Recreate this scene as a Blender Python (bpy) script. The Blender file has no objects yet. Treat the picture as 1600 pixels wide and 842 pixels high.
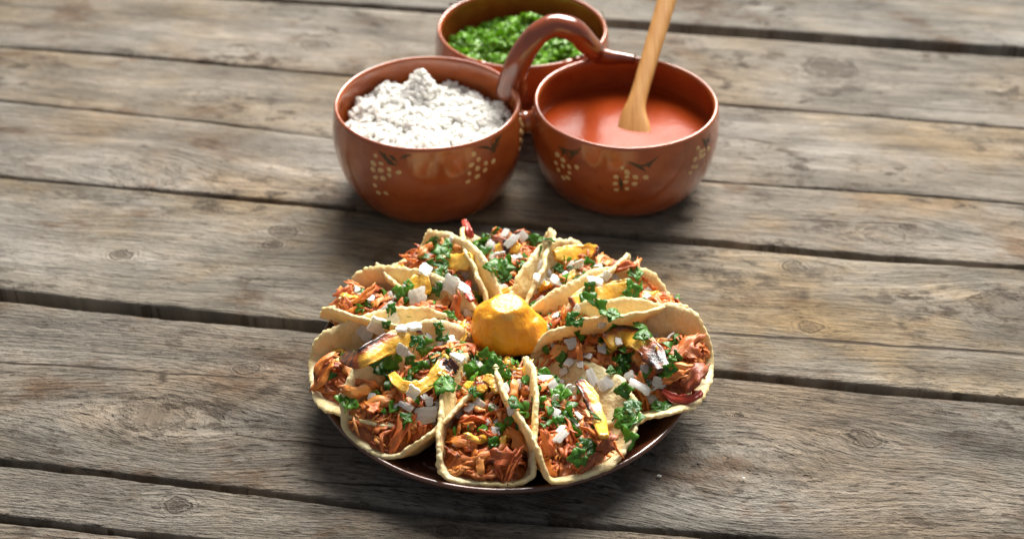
import bpy, bmesh, math, random
from mathutils import Vector, Matrix, noise as mnoise
from mathutils.bvhtree import BVHTree

random.seed(7)
SC = bpy.context.scene
COL = SC.collection
pi = math.pi

# ------------------------------------------------------------------ camera
FPX = 2222.0
PITCH = math.radians(36.7)
CAM = Vector((0.0, -0.72, 0.645))
cd = bpy.data.cameras.new("camera")
cam = bpy.data.objects.new("camera", cd)
COL.objects.link(cam)
cam.location = CAM
cam.rotation_euler = (pi / 2 - PITCH, 0, 0)
cd.sensor_fit = 'HORIZONTAL'
cd.sensor_width = 36.0
cd.lens = 36.0 * FPX / 1600.0
cd.clip_start = 0.02
cd.clip_end = 60.0
cd.dof.use_dof = True
cd.dof.focus_distance = 0.905
cd.dof.aperture_fstop = 6.0
SC.camera = cam

# ------------------------------------------------------------------ light
w = bpy.data.worlds.new("World")
SC.world = w
w.use_nodes = True
bg = w.node_tree.nodes["Background"]
bg.inputs[0].default_value = (0.92, 0.94, 1.0, 1)
bg.inputs[1].default_value = 0.29


def area(name, loc, target, sx, sy, power, col):
    ld = bpy.data.lights.new(name, 'AREA')
    ld.shape = 'RECTANGLE'
    ld.size, ld.size_y, ld.energy, ld.color = sx, sy, power, col
    o = bpy.data.objects.new(name, ld)
    COL.objects.link(o)
    o.location = loc
    o.rotation_euler = (Vector(target) - Vector(loc)).to_track_quat('-Z', 'Y').to_euler()
    return o


wl = area("window_light", (0.52, 1.58, 1.50), (0.08, 0.10, 0.0), 2.0, 1.5, 40.0, (1.0, 0.965, 0.91))
wl.data.spread = math.radians(58)

SC.view_settings.view_transform = 'Standard'
SC.view_settings.look = 'None'
SC.view_settings.exposure = 0.0
SC.view_settings.gamma = 1.0
SC.view_settings.use_curve_mapping = False


# ------------------------------------------------------------------ helpers
def ray(px, py):
    u = (px - 800) / FPX
    v = -(py - 421) / FPX
    return Vector((u, math.cos(PITCH) + v * math.sin(PITCH), -math.sin(PITCH) + v * math.cos(PITCH))).normalized()


def P(px, py, z=0.0):
    d = ray(px, py)
    return CAM + d * ((z - CAM.z) / d.z)


def smooth(a, b, x):
    t = min(1, max(0, (x - a) / (b - a)))
    return t * t * (3 - 2 * t)


def nz(x, y, z=0.0):
    return mnoise.noise(Vector((x, y, z)))


def mesh_of(name, vs, fs, smooth_shade=True, mat=None):
    me = bpy.data.meshes.new(name)
    me.from_pydata([tuple(v) for v in vs], [], fs)
    me.update()
    if smooth_shade:
        me.polygons.foreach_set("use_smooth", [True] * len(me.polygons))
    if mat:
        me.materials.append(mat)
    return me


def obj(name, me, parent=None, loc=(0, 0, 0), rot=None, scale=None):
    o = bpy.data.objects.new(name, me)
    COL.objects.link(o)
    o.location = loc
    if rot is not None:
        o.rotation_mode = 'QUATERNION'
        o.rotation_quaternion = rot
    if scale is not None:
        o.scale = scale
    if parent:
        o.parent = parent
    return o


def tag(o, label, cat, group=None, kind=None):
    o["label"] = label
    o["category"] = cat
    if group:
        o["group"] = group
    if kind:
        o["kind"] = kind
    return o


def lathe(profile, seg=96, wob=0.0, seed=0.0):
    """closed surface of revolution; profile runs from axis/outside to axis"""
    vs, fs = [], []
    n = len(profile)
    for i, (r, z) in enumerate(profile):
        for k in range(seg):
            a = 2 * pi * k / seg
            rr = r * (1 + wob * nz(math.cos(a) * 1.3 + seed, math.sin(a) * 1.3, z * 14))
            zz = z + wob * 0.05 * r / 0.07 * nz(math.cos(a) * 1.1, math.sin(a) * 1.1 + seed, 3.3) * (1 if z > 0.015 else 0)
            vs.append((rr * math.cos(a), rr * math.sin(a), zz))
    for i in range(n - 1):
        for k in range(seg):
            k2 = (k + 1) % seg
            fs.append((i * seg + k, i * seg + k2, (i + 1) * seg + k2, (i + 1) * seg + k))
    fs.append(tuple(range(seg))[::-1])
    fs.append(tuple((n - 1) * seg + k for k in range(seg)))
    return vs, fs


def catmull(pts, n):
    """resample a polyline of tuples with a Catmull-Rom curve"""
    p = [pts[0]] + list(pts) + [pts[-1]]
    out = []
    m = len(pts) - 1
    for i in range(n + 1):
        t = i / n * m
        k = min(int(t), m - 1)
        f = t - k
        a, b, c, d = p[k], p[k + 1], p[k + 2], p[k + 3]
        out.append(tuple(0.5 * (2 * b[j] + (c[j] - a[j]) * f + (2 * a[j] - 5 * b[j] + 4 * c[j] - d[j]) * f * f +
                                (3 * b[j] - a[j] - 3 * c[j] + d[j]) * f ** 3) for j in range(len(b))))
    return out


def sweep(spine, ups, widths, thicks, nseg=10, squ=1.0, jit=0.0, seed=0.0):
    """tube of elliptical section along a spine of Vectors; ends closed"""
    vs, fs = [], []
    n = len(spine)
    for i in range(n):
        t = (spine[min(i + 1, n - 1)] - spine[max(i - 1, 0)]).normalized()
        u = ups[i] if isinstance(ups, list) else ups
        s = t.cross(u).normalized()
        u = s.cross(t).normalized()
        for k in range(nseg):
            a = 2 * pi * k / nseg
            ca, sa = math.cos(a), math.sin(a)
            ca = math.copysign(abs(ca) ** squ, ca)
            sa = math.copysign(abs(sa) ** squ, sa)
            j = 1 + jit * nz(i * 0.45 + seed, k * 1.1, seed * 1.7)
            vs.append(spine[i] + s * (ca * widths[i] * 0.5 * j) + u * (sa * thicks[i] * 0.5 * j))
    for i in range(n - 1):
        for k in range(nseg):
            k2 = (k + 1) % nseg
            fs.append((i * nseg + k, i * nseg + k2, (i + 1) * nseg + k2, (i + 1) * nseg + k))
    fs.append(tuple(range(nseg))[::-1])
    fs.append(tuple((n - 1) * nseg + k for k in range(nseg)))
    return vs, fs


# ------------------------------------------------------------------ shader mini language
class S:
    def __init__(s, nt, sock):
        s.nt, s.s = nt, sock

    def _m(s, op, *o):
        n = s.nt.nodes.new('ShaderNodeMath')
        n.operation = op
        for i, x in enumerate((s,) + o):
            if isinstance(x, S):
                s.nt.links.new(x.s, n.inputs[i])
            else:
                n.inputs[i].default_value = x
        return S(s.nt, n.outputs[0])

    def __add__(s, o): return s._m('ADD', o)
    def __radd__(s, o): return s._m('ADD', o)
    def __sub__(s, o): return s._m('SUBTRACT', o)
    def __rsub__(s, o): return (s * -1.0) + o
    def __mul__(s, o): return s._m('MULTIPLY', o)
    def __rmul__(s, o): return s._m('MULTIPLY', o)
    def __truediv__(s, o): return s._m('DIVIDE', o)
    def abs(s): return s._m('ABSOLUTE')
    def exp(s): return s._m('EXPONENT')
    def sqrt(s): return s._m('SQRT')
    def sin(s): return s._m('SINE')
    def pow(s, o): return s._m('POWER', o)
    def max(s, o): return s._m('MAXIMUM', o)
    def min(s, o): return s._m('MINIMUM', o)

    def step(s, a, b):
        n = s.nt.nodes.new('ShaderNodeMapRange')
        n.interpolation_type = 'SMOOTHSTEP'
        s.nt.links.new(s.s, n.inputs[0])
        if a <= b:
            n.inputs[1].default_value, n.inputs[2].default_value = a, b
            n.inputs[3].default_value, n.inputs[4].default_value = 0, 1
        else:
            n.inputs[1].default_value, n.inputs[2].default_value = b, a
            n.inputs[3].default_value, n.inputs[4].default_value = 1, 0
        return S(s.nt, n.outputs[0])


class Mat:
    def __init__(s, name):
        s.m = bpy.data.materials.new(name)
        s.m.use_nodes = True
        s.nt = s.m.node_tree
        s.b = s.nt.nodes["Principled BSDF"]

    def coords(s, kind='Object'):
        tc = s.nt.nodes.new('ShaderNodeTexCoord')
        sp = s.nt.nodes.new('ShaderNodeSeparateXYZ')
        s.nt.links.new(tc.outputs[kind], sp.inputs[0])
        return [S(s.nt, sp.outputs[i]) for i in range(3)]

    def rnd(s):
        n = s.nt.nodes.new('ShaderNodeObjectInfo')
        return S(s.nt, n.outputs['Random'])

    def attr(s, name):
        n = s.nt.nodes.new('ShaderNodeAttribute')
        n.attribute_name = name
        return S(s.nt, n.outputs['Fac'])

    def vec(s, x, y, z):
        n = s.nt.nodes.new('ShaderNodeCombineXYZ')
        for i, v in enumerate((x, y, z)):
            if isinstance(v, S):
                s.nt.links.new(v.s, n.inputs[i])
            else:
                n.inputs[i].default_value = v
        return S(s.nt, n.outputs[0])

    def noise(s, x, y, z, detail=2.0, rough=0.55, scale=1.0):
        n = s.nt.nodes.new('ShaderNodeTexNoise')
        n.inputs['Scale'].default_value = scale
        n.inputs['Detail'].default_value = detail
        n.inputs['Roughness'].default_value = rough
        s.nt.links.new(s.vec(x, y, z).s, n.inputs['Vector'])
        return S(s.nt, n.outputs[0])

    def voro(s, x, y, z, scale=1.0):
        n = s.nt.nodes.new('ShaderNodeTexVoronoi')
        n.inputs['Scale'].default_value = scale
        s.nt.links.new(s.vec(x, y, z).s, n.inputs['Vector'])
        return S(s.nt, n.outputs[0])

    def col(s, c):
        n = s.nt.nodes.new('ShaderNodeRGB')
        n.outputs[0].default_value = (c[0], c[1], c[2], 1)
        return S(s.nt, n.outputs[0])

    def mix(s, f, a, b, blend='MIX'):
        n = s.nt.nodes.new('ShaderNodeMix')
        n.data_type = 'RGBA'
        n.blend_type = blend
        if isinstance(f, S):
            s.nt.links.new(f.s, n.inputs[0])
        else:
            n.inputs[0].default_value = f
        for sock, c in ((n.inputs[6], a), (n.inputs[7], b)):
            if isinstance(c, S):
                s.nt.links.new(c.s, sock)
            else:
                sock.default_value = (c[0], c[1], c[2], 1)
        return S(s.nt, n.outputs[2])

    def scale_col(s, c, f):
        """colour times a scalar"""
        n = s.nt.nodes.new('ShaderNodeVectorMath')
        n.operation = 'SCALE'
        if isinstance(c, S):
            s.nt.links.new(c.s, n.inputs[0])
        else:
            n.inputs[0].default_value = c
        s.nt.links.new(f.s, n.inputs['Scale'])
        return S(s.nt, n.outputs[0])

    def set(s, **k):
        for name, v in k.items():
            i = s.b.inputs[name.replace('_', ' ')]
            if isinstance(v, S):
                s.nt.links.new(v.s, i)
            else:
                i.default_value = (v[0], v[1], v[2], 1) if (isinstance(v, tuple) and i.type == 'RGBA') else v

    def bump(s, h, strength=1.0, dist=1.0):
        n = s.nt.nodes.new('ShaderNodeBump')
        n.inputs['Strength'].default_value = strength
        n.inputs['Distance'].default_value = dist
        s.nt.links.new(h.s, n.inputs['Height'])
        s.nt.links.new(n.outputs[0], s.b.inputs['Normal'])


# ------------------------------------------------------------------ materials
def wood_mat(seed, knots, cracks, gray, tan, tan_amt, rough_amt):
    m = Mat("weathered_wood")
    x, y, z = m.coords()
    yw = y + (m.noise(x * 2.0, y * 4.0, seed, 2) - 0.5) * 0.06 + (m.noise(x * 9.0, y * 16.0, seed + 2.0, 2) - 0.5) * 0.010
    kmask = None
    for kx, ky, kr, dark in knots:
        dx = x - kx
        dy = y - ky
        g = ((dx * (1 / (kr * 4.5))).pow(2.0) + (dy * (1 / (kr * 2.3))).pow(2.0)) * -1.0
        g = g.exp()
        yw = yw - dy * g * 0.8
        d = ((dx * (1 / (kr * 1.35))).pow(2.0) + (dy * (1 / kr)).pow(2.0)).sqrt()
        d = d + (m.noise(x * 110.0, y * 150.0, seed, 4) - 0.5) * 1.5
        ring = ((d - 1.0).abs()).step(0.24, 0.0) * (0.35 + 0.55 * dark)
        core = (d + (m.noise(x * 420.0, y * 420.0, seed, 3) - 0.5) * 1.2).step(1.05, 0.45) * dark
        rings2 = (d * 13.0).sin().step(0.2, 1.0) * d.step(2.6, 0.6) * (0.22 + 0.4 * dark)
        km = ring.max(core).max(rings2)
        kmask = km if kmask is None else kmask.max(km)
    for x1, y1, x2, y2, wd in cracks:
        sl = (y2 - y1) / (x2 - x1)
        dist = (y - ((x - x1) * sl + y1) + (m.noise(x * 14.0, 0.0, seed + 4.0, 4) - 0.5) * 0.009).abs()
        wv = m.noise(x * 40.0, y * 2.0, seed + 9.0, 2).step(0.25, 0.6) * wd + wd * 0.25
        c = (dist / wv).step(1.0, 0.55) * x.step(x1 - 0.01, x1 + 0.02) * x.step(x2 + 0.01, x2 - 0.02)
        kmask = c if kmask is None else kmask.max(c)
    band = m.noise(x * 1.6, yw * 85.0, seed, 4, 0.6)
    fine = m.noise(x * 16.0, yw * 480.0, seed + 5.0, 4, 0.65)
    dash = m.noise(x * 70.0, yw * 560.0, seed + 7.0, 3, 0.6)
    chip = m.noise(x * 120.0, yw * 330.0, seed + 8.0, 4, 0.65)
    blot = m.noise(x * 6.0, y * 10.0, seed + 11.0, 5, 0.65)
    blot2 = m.noise(x * 2.6, y * 7.0, seed + 15.0, 4, 0.6)
    blot3 = m.noise(x * 9.0, y * 24.0, seed + 17.0, 5, 0.68)
    dirt = m.noise(x * 38.0, y * 62.0, seed + 13.0, 6, 0.7)
    spot = m.noise(x * 150.0, y * 260.0, seed + 21.0, 3, 0.6)
    rust = m.noise(x * 11.0, y * 17.0, seed + 27.0, 5, 0.7)
    area_d = m.noise(x * 7.0, y * 12.0, seed + 23.0, 3).step(0.42, 0.62)
    col = m.mix(blot.step(0.42, 0.70) * tan_amt, gray, tan)
    col = m.mix(blot2.step(0.46, 0.68) * 0.45, col, (0.40, 0.385, 0.355))
    col = m.mix(rust.step(0.53, 0.70) * 0.7, col, (0.17, 0.095, 0.05))
    col = m.scale_col(col, blot3.step(0.25, 0.72) * 0.62 + 0.56)
    col = m.scale_col(col, band.step(0.25, 0.75) * 0.34 + 0.79)
    col = m.scale_col(col, fine * 0.98 + 0.13)
    col = m.scale_col(col, chip * 0.7 * rough_amt + (1.0 - 0.35 * rough_amt))
    gap_ = fine.step(0.36, 0.28) * 0.6
    dsh = dash.step(0.40, 0.31) * (0.30 + 0.5 * rough_amt)
    drt = dirt.step(0.50, 0.64) * area_d * 0.9
    spt = spot.step(0.66, 0.74) * (0.25 + area_d * 0.6)
    dk = gap_.max(dsh).max(drt).max(spt)
    if kmask is not None:
        dk = dk.max(kmask * 0.94)
    col = m.mix(dk, col, (0.050, 0.038, 0.028))
    m.set(Base_Color=col, Roughness=(fine * 0.2 + 0.74), Specular_IOR_Level=0.12)
    h = fine * (0.0024 * rough_amt) + band * 0.0018 - dsh * (0.0012 * rough_amt) - drt * 0.0005 - spt * 0.0008 + dash * (0.0008 * rough_amt) + chip * (0.0034 * rough_amt)
    if kmask is not None:
        h = h - kmask * 0.0014
    m.bump(h, 1.0, 1.0)
    return m.m


def glaze_mat(name, base, dark, rough=0.16):
    m = Mat(name)
    x, y, z = m.coords()
    n1 = m.noise(x * 30.0, y * 30.0, z * 45.0, 4)
    n2 = m.noise(x * 160.0, y * 160.0, z * 160.0, 3)
    c = m.mix(n1.step(0.35, 0.7), base, dark)
    c = m.mix(n2.step(0.62, 0.72) * 0.35, c, (base[0] * 0.35, base[1] * 0.35, base[2] * 0.35))
    m.set(Base_Color=c, Roughness=n2 * 0.10 + rough, Coat_Weight=0.65, Coat_Roughness=0.13)
    m.bump(n1 * 0.0006 + n2 * 0.00006, 1.0, 1.0)
    return m.m


M = {}
M['glaze'] = glaze_mat("terracotta_glaze", (0.38, 0.088, 0.019), (0.27, 0.056, 0.013))
M['glaze_dark'] = glaze_mat("brown_glaze", (0.24, 0.050, 0.014), (0.15, 0.032, 0.011), 0.12)
M['plate'] = glaze_mat("dark_brown_glaze", (0.085, 0.025, 0.012), (0.05, 0.016, 0.009), 0.14)


def simple(name, c, rough=0.5, sss=0.0, rad=(0.004, 0.003, 0.002), spec=0.5, coat=0.0):
    m = Mat(name)
    m.set(Base_Color=c, Roughness=rough, Specular_IOR_Level=spec, Coat_Weight=coat)
    if sss:
        m.set(Subsurface_Weight=sss, Subsurface_Scale=1.0)
        m.b.inputs['Subsurface Radius'].default_value = rad
    return m


m = simple("cream_slip", (0.62, 0.42, 0.19), 0.3); M['slip'] = m.m
m = simple("dark_brush_paint", (0.070, 0.042, 0.014), 0.35); M['brush'] = m.m

# tortilla
m = Mat("corn_tortilla")
x, y, z = m.coords()
n1 = m.noise(x * 60.0, y * 60.0, z * 60.0, 4)
n2 = m.noise(x * 330.0, y * 330.0, z * 330.0, 3)
n3 = m.noise(x * 130.0, y * 130.0, z * 130.0, 2)
c = m.mix(n1.step(0.35, 0.68), (0.88, 0.76, 0.45), (0.82, 0.65, 0.31))
c = m.mix(n3.step(0.60, 0.76) * 0.4, c, (0.58, 0.34, 0.11))
c = m.mix(n2.step(0.66, 0.74) * 0.35, c, (0.45, 0.26, 0.10))
n4 = m.noise(x * 42.0, y * 42.0, z * 42.0, 5, 0.7)
c = m.mix(n4.step(0.57, 0.70) * 0.6, c, (0.62, 0.37, 0.13))
m.set(Base_Color=c, Roughness=0.46, Subsurface_Weight=0.2, Subsurface_Scale=1.0, Specular_IOR_Level=0.35)
m.b.inputs['Subsurface Radius'].default_value = (0.004, 0.0028, 0.0012)
m.bump(n3 * 0.0022 + n2 * 0.0007, 1.0, 1.0)
M['tortilla'] = m.m
nt = m.nt
tr = nt.nodes.new('ShaderNodeBsdfTranslucent')
tr.inputs[0].default_value = (0.80, 0.56, 0.22, 1)
mx = nt.nodes.new('ShaderNodeMixShader')
mx.inputs[0].default_value = 0.22
nt.links.new(m.b.outputs[0], mx.inputs[1])
nt.links.new(tr.outputs[0], mx.inputs[2])
nt.links.new(mx.outputs[0], nt.nodes["Material Output"].inputs[0])

# meat: hue differs from piece to piece
m = Mat("marinated_meat")
x, y, z = m.coords()
r = m.rnd()
f = m.noise(x * 80.0, y * 700.0, z * 500.0, 3)
b = m.noise(x * 120.0, y * 120.0, z * 120.0, 4)
ck = m.noise(x * 75.0, y * 75.0, z * 75.0 + r * 40.0, 4)
c = m.mix(r.step(0.0, 1.0), (0.66, 0.215, 0.034), (0.46, 0.090, 0.014))
c = m.mix((r * 7.31)._m('FRACT').step(0.68, 0.97) * 0.75, c, (0.72, 0.32, 0.07))
c = m.mix((r * 13.7)._m('FRACT').step(0.80, 0.95) * 0.8, c, (0.20, 0.035, 0.012))
c = m.mix(b.step(0.52, 0.70) * 0.6, c, (0.24, 0.042, 0.010))
c = m.mix(f.step(0.52, 0.72) * 0.4, c, (0.74, 0.30, 0.05))
c = m.mix(ck.step(0.60, 0.72) * 0.8, c, (0.05, 0.012, 0.006))
m.set(Base_Color=c, Roughness=f * 0.35 + 0.30, Subsurface_Weight=0.25, Subsurface_Scale=1.0, Coat_Weight=0.06, Coat_Roughness=0.15)
m.b.inputs['Subsurface Radius'].default_value = (0.004, 0.0012, 0.0006)
m.bump(f * 0.0008 + b * 0.0012, 1.0, 1.0)
M['meat'] = m.m

m = Mat("meat_mass")
x, y, z = m.coords()
f = m.noise(x * 160.0, y * 160.0, z * 160.0, 4)
c = m.mix(f.step(0.35, 0.7), (0.26, 0.050, 0.008), (0.52, 0.15, 0.024))
m.set(Base_Color=c, Roughness=0.3)
m.bump(f * 0.004, 1.0, 1.0)
M['mass'] = m.m

m = Mat("red_chili_skin")
x, y, z = m.coords()
f = m.noise(x * 120.0, y * 120.0, z * 120.0, 2)
m.set(Base_Color=m.mix(f, (0.46, 0.045, 0.010), (0.26, 0.016, 0.006)), Roughness=0.36, Coat_Weight=0.1)
M['chili'] = m.m

# onion
m = Mat("white_onion")
x, y, z = m.coords()
f = m.noise(x * 90.0, y * 420.0, z * 200.0, 2)
c = m.mix(f.step(0.4, 0.7), (0.84, 0.83, 0.78), (0.74, 0.72, 0.64))
m.set(Base_Color=c, Roughness=0.22, Transmission_Weight=0.35, IOR=1.36, Subsurface_Weight=0.3, Subsurface_Scale=1.0)
m.b.inputs['Subsurface Radius'].default_value = (0.004, 0.004, 0.003)
m.bump(f * 0.0004, 1.0, 1.0)
M['onion'] = m.m
m = simple("chopped_onion_white", (0.94, 0.93, 0.90), 0.6, 0.0); M['onion_heap'] = m.m
nt = m.nt
tr = nt.nodes.new('ShaderNodeBsdfTranslucent')
tr.inputs[0].default_value = (0.95, 0.94, 0.90, 1)
mx = nt.nodes.new('ShaderNodeMixShader')
mx.inputs[0].default_value = 0.5
nt.links.new(m.b.outputs[0], mx.inputs[1])
nt.links.new(tr.outputs[0], mx.inputs[2])
nt.links.new(mx.outputs[0], nt.nodes["Material Output"].inputs[0])

# cilantro
m = Mat("cilantro_green")
x, y, z = m.coords()
r = m.rnd()
f = m.noise(x * 170.0, y * 170.0, z * 170.0, 3)
c = m.mix(r, (0.028, 0.115, 0.010), (0.13, 0.34, 0.025))
c = m.mix(f.step(0.4, 0.7) * 0.6, c, (0.025, 0.10, 0.012))
m.set(Base_Color=c, Roughness=0.38, Subsurface_Weight=0.0)
m.b.inputs['Transmission Weight'].default_value = 0.0
M['cilantro'] = m.m
nt = m.nt
tr = nt.nodes.new('ShaderNodeBsdfTranslucent')
tr.inputs[0].default_value = (0.22, 0.48, 0.02, 1)
mx = nt.nodes.new('ShaderNodeMixShader')
mx.inputs[0].default_value = 0.35
out = nt.nodes["Material Output"]
nt.links.new(m.b.outputs[0], mx.inputs[1])
nt.links.new(tr.outputs[0], mx.inputs[2])
nt.links.new(mx.outputs[0], out.inputs[0])

m = Mat("chopped_cilantro_green")
x, y, z = m.coords()
f = m.noise(x * 260.0, y * 260.0, z * 260.0, 2)
c = m.mix(f.step(0.35, 0.65), (0.08, 0.25, 0.012), (0.26, 0.50, 0.030))
m.set(Base_Color=c, Roughness=0.35)
M['cilantro_heap'] = m.m
nt = m.nt
tr = nt.nodes.new('ShaderNodeBsdfTranslucent')
tr.inputs[0].default_value = (0.35, 0.60, 0.03, 1)
mx = nt.nodes.new('ShaderNodeMixShader')
mx.inputs[0].default_value = 0.4
nt.links.new(m.b.outputs[0], mx.inputs[1])
nt.links.new(tr.outputs[0], mx.inputs[2])
nt.links.new(mx.outputs[0], nt.nodes["Material Output"].inputs[0])

# grilled pineapple: burnt where the piece met the grill
m = Mat("grilled_pineapple")
x, y, z = m.coords()
ch = m.attr("char")
f = m.noise(x * 150.0, y * 150.0, z * 150.0, 4)
g = m.noise(x * 420.0, y * 420.0, z * 420.0, 2)
c = m.mix(f.step(0.35, 0.7), (0.78, 0.40, 0.030), (0.80, 0.48, 0.09))
cc = ch + (f - 0.5) * 0.9
c = m.mix(cc.step(0.15, 0.65), c, (0.34, 0.075, 0.012))
c = m.mix(cc.step(0.72, 1.05), c, (0.018, 0.010, 0.008))
m.set(Base_Color=c, Roughness=0.3, Subsurface_Weight=0.2, Subsurface_Scale=1.0, Coat_Weight=0.15, Coat_Roughness=0.12)
m.b.inputs['Subsurface Radius'].default_value = (0.006, 0.003, 0.0006)
m.bump(f * 0.0012 + g * 0.0003, 1.0, 1.0)
M['pine'] = m.m

m = Mat("yellow_fruit_skin")
x, y, z = m.coords()
f = m.noise(x * 70.0, y * 70.0, z * 70.0, 4)
g = m.noise(x * 260.0, y * 260.0, z * 260.0, 2)
pulp = m.attr("pulp")
c = m.mix(f.step(0.35, 0.7), (0.80, 0.36, 0.016), (0.76, 0.30, 0.012))
c = m.mix((pulp + (f - 0.5) * 1.5).step(0.45, 0.70), c, (0.66, 0.38, 0.075))
c = m.mix(g.step(0.68, 0.75) * 0.5, c, (0.40, 0.12, 0.010))
m.set(Base_Color=c, Roughness=0.32, Subsurface_Weight=0.25, Subsurface_Scale=1.0, Coat_Weight=0.15, Coat_Roughness=0.15)
m.b.inputs['Subsurface Radius'].default_value = (0.009, 0.004, 0.0006)
fib = m.noise(x * 420.0, y * 420.0, z * 60.0, 3)
m.bump(f * 0.0010 + g * 0.0004 + fib * 0.0007, 1.0, 1.0)
M['fruit'] = m.m

m = Mat("red_salsa_liquid")
x, y, z = m.coords()
f = m.noise(x * 55.0, y * 55.0, 0.0, 4)
v = m.noise(x * 330.0, y * 330.0, 0.0, 2)
c = m.mix(f, (0.31, 0.045, 0.007), (0.24, 0.030, 0.004))
sd = m.noise(x * 420.0, y * 420.0, 3.0, 2)
c = m.mix(sd.step(0.66, 0.74) * 0.6, c, (0.62, 0.20, 0.04))
c = m.mix(sd.step(0.32, 0.25) * 0.5, c, (0.20, 0.015, 0.004))
m.set(Base_Color=c, Roughness=0.22, Specular_IOR_Level=0.065)
m.bump(f * 0.0004 + v * 0.00018, 1.0, 1.0)
M['salsa'] = m.m

m = Mat("spoon_wood")
x, y, z = m.coords()
f = m.noise(x * 500.0, y * 30.0, z * 30.0, 3)
g = m.noise(x * 60.0, y * 20.0, z * 20.0, 3)
c = m.mix(f.step(0.3, 0.7), (0.56, 0.29, 0.085), (0.44, 0.20, 0.05))
c = m.mix(g.step(0.55, 0.75) * 0.5, c, (0.34, 0.14, 0.035))
m.set(Base_Color=c, Roughness=0.38)
m.bump(f * 0.0004, 1.0, 1.0)
M['spoon'] = m.m
m = simple("floor_concrete", (0.05, 0.048, 0.045), 0.8)
x, y, z = m.coords()
m.set(Base_Color=m.scale_col((0.05, 0.048, 0.045), m.noise(x * 3.0, y * 3.0, 0.0, 5) + 0.5))
M['floor'] = m.m

# ------------------------------------------------------------------ floor and table
vs = [(-4, -4, -0.76), (4, -4, -0.76), (4, 4, -0.76), (-4, 4, -0.76)]
fl = obj("floor", mesh_of("floor", vs, [(0, 1, 2, 3)], False, M['floor']))
fl["kind"] = "structure"

table = bpy.data.objects.new("wooden_table", None)
COL.objects.link(table)
table.location = (0, 0.2, -0.76)
tag(table, "weathered grey plank table top with dark gaps under the food", "table")

# seams between planks: (upper polyline, lower polyline) in picture points, taken onto the table plane
SEAMS = [
    ([(0, -28), (540, 4), (1060, 36), (1600, 74)], [(0, -26), (540, 9), (1060, 50), (1600, 88)]),
    ([(0, 70), (250, 88), (540, 115.5), (1125, 160), (1600, 198)], [(0, 74), (250, 92.5), (540, 119.5), (1125, 163), (1600, 201.5)]),
    ([(0, 156.5), (300, 187), (540, 218), (1090, 281), (1430, 304), (1600, 318)], [(0, 159), (300, 189.5), (540, 219.6), (1090, 283.2), (1430, 306), (1600, 320.4)]),
    ([(0, 274), (224, 294.5), (540, 322), (1060, 370), (1335, 397), (1600, 416)], [(0, 278.5), (224, 299), (540, 328), (1060, 380.5), (1335, 405), (1600, 422)]),
    ([(0, 451), (224, 477), (500, 503), (1120, 579), (1337, 600), (1600, 624)], [(0, 466.5), (224, 490), (500, 516), (1120, 585.5), (1337, 606.5), (1600, 629.5)]),
    ([(0, 714), (277, 747), (540, 780), (712, 798), (1100, 829), (1600, 870)], [(0, 726), (277, 758), (540, 791), (712, 809), (1100, 840), (1600, 879)]),
    ([(0, 805), (295, 838), (800, 896), (1600, 975)], [(0, 811.5), (295, 844), (800, 902), (1600, 981)]),
]
SW = []
for u, l in SEAMS:
    SW.append(([tuple(P(*p))[:2] for p in u], [tuple(P(*p))[:2] for p in l]))


def edge_at(poly, x):
    if x <= poly[0][0]:
        s = (poly[-1][1] - poly[0][1]) / (poly[-1][0] - poly[0][0])
        return poly[0][1] + s * (x - poly[0][0])
    if x >= poly[-1][0]:
        s = (poly[-1][1] - poly[0][1]) / (poly[-1][0] - poly[0][0])
        return poly[-1][1] + s * (x - poly[-1][0])
    for a, b in zip(poly, poly[1:]):
        if a[0] <= x <= b[0]:
            return a[1] + (b[1] - a[1]) * (x - a[0]) / (b[0] - a[0])


def shifted(poly, d):
    return [(a, b + d) for a, b in poly]


edges = []            # (far edge, near edge) of every plank
far_top = SW[0][0]
edges.append((shifted(far_top, 0.36), shifted(far_top, 0.185)))
edges.append((shifted(far_top, 0.178), far_top))
for i in range(len(SW) - 1):
    edges.append((SW[i][1], SW[i + 1][0]))
near = SW[-1][1]
edges.append((near, shifted(near, -0.15)))
edges.append((shifted(near, -0.157), shifted(near, -0.32)))
edges.append((shifted(far_top, 0.55), shifted(far_top, 0.367)))
edges.append((shifted(far_top, 0.73), shifted(far_top, 0.556)))

# knots and cracks (picture points) for each plank: (px, py, radius m, darkness)
KN = {1: [(420, 40, 0.010, 0.5), (1130, 12, 0.012, 0.4)],
      2: [(1295, 106, 0.017, 0.75), (490, 70, 0.010, 0.4), (190, 82, 0.008, 0.6)],
      3: [(1250, 262, 0.004, 0.9), (330, 150, 0.012, 0.05)],
      4: [(230, 275, 0.022, 0.1), (1417, 355, 0.004, 0.95), (1080, 320, 0.004, 0.9), (1068, 345, 0.004, 0.9), (1380, 368, 0.011, 0.3)],
      5: [(442, 364, 0.0075, 0.7), (425, 385, 0.005, 0.8), (190, 400, 0.006, 0.8), (1240, 418, 0.006, 0.6), (1570, 480, 0.016, 0.4), (1265, 512, 0.006, 0.5)],
      6: [(240, 645, 0.0165, 0.45), (1350, 683, 0.007, 0.7), (1155, 730, 0.026, 0.0), (385, 575, 0.006, 0.5), (1155, 647, 0.0022, 0.95)],
      7: [(277, 790, 0.0062, 0.85), (700, 828, 0.005, 0.6)]}
CR = {2: [(0, 98, 540, 128, 0.0008)],
      4: [(1128, 340, 1420, 352, 0.0009)],
      5: [(1095, 521, 1620, 556, 0.0017)],
      6: [(-40, 561, 420, 592, 0.0014), (380, 680, 600, 703, 0.0011), (455, 747, 640, 760, 0.0012)],
      3: [(1070, 205, 1235, 228, 0.0012)]}
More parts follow.
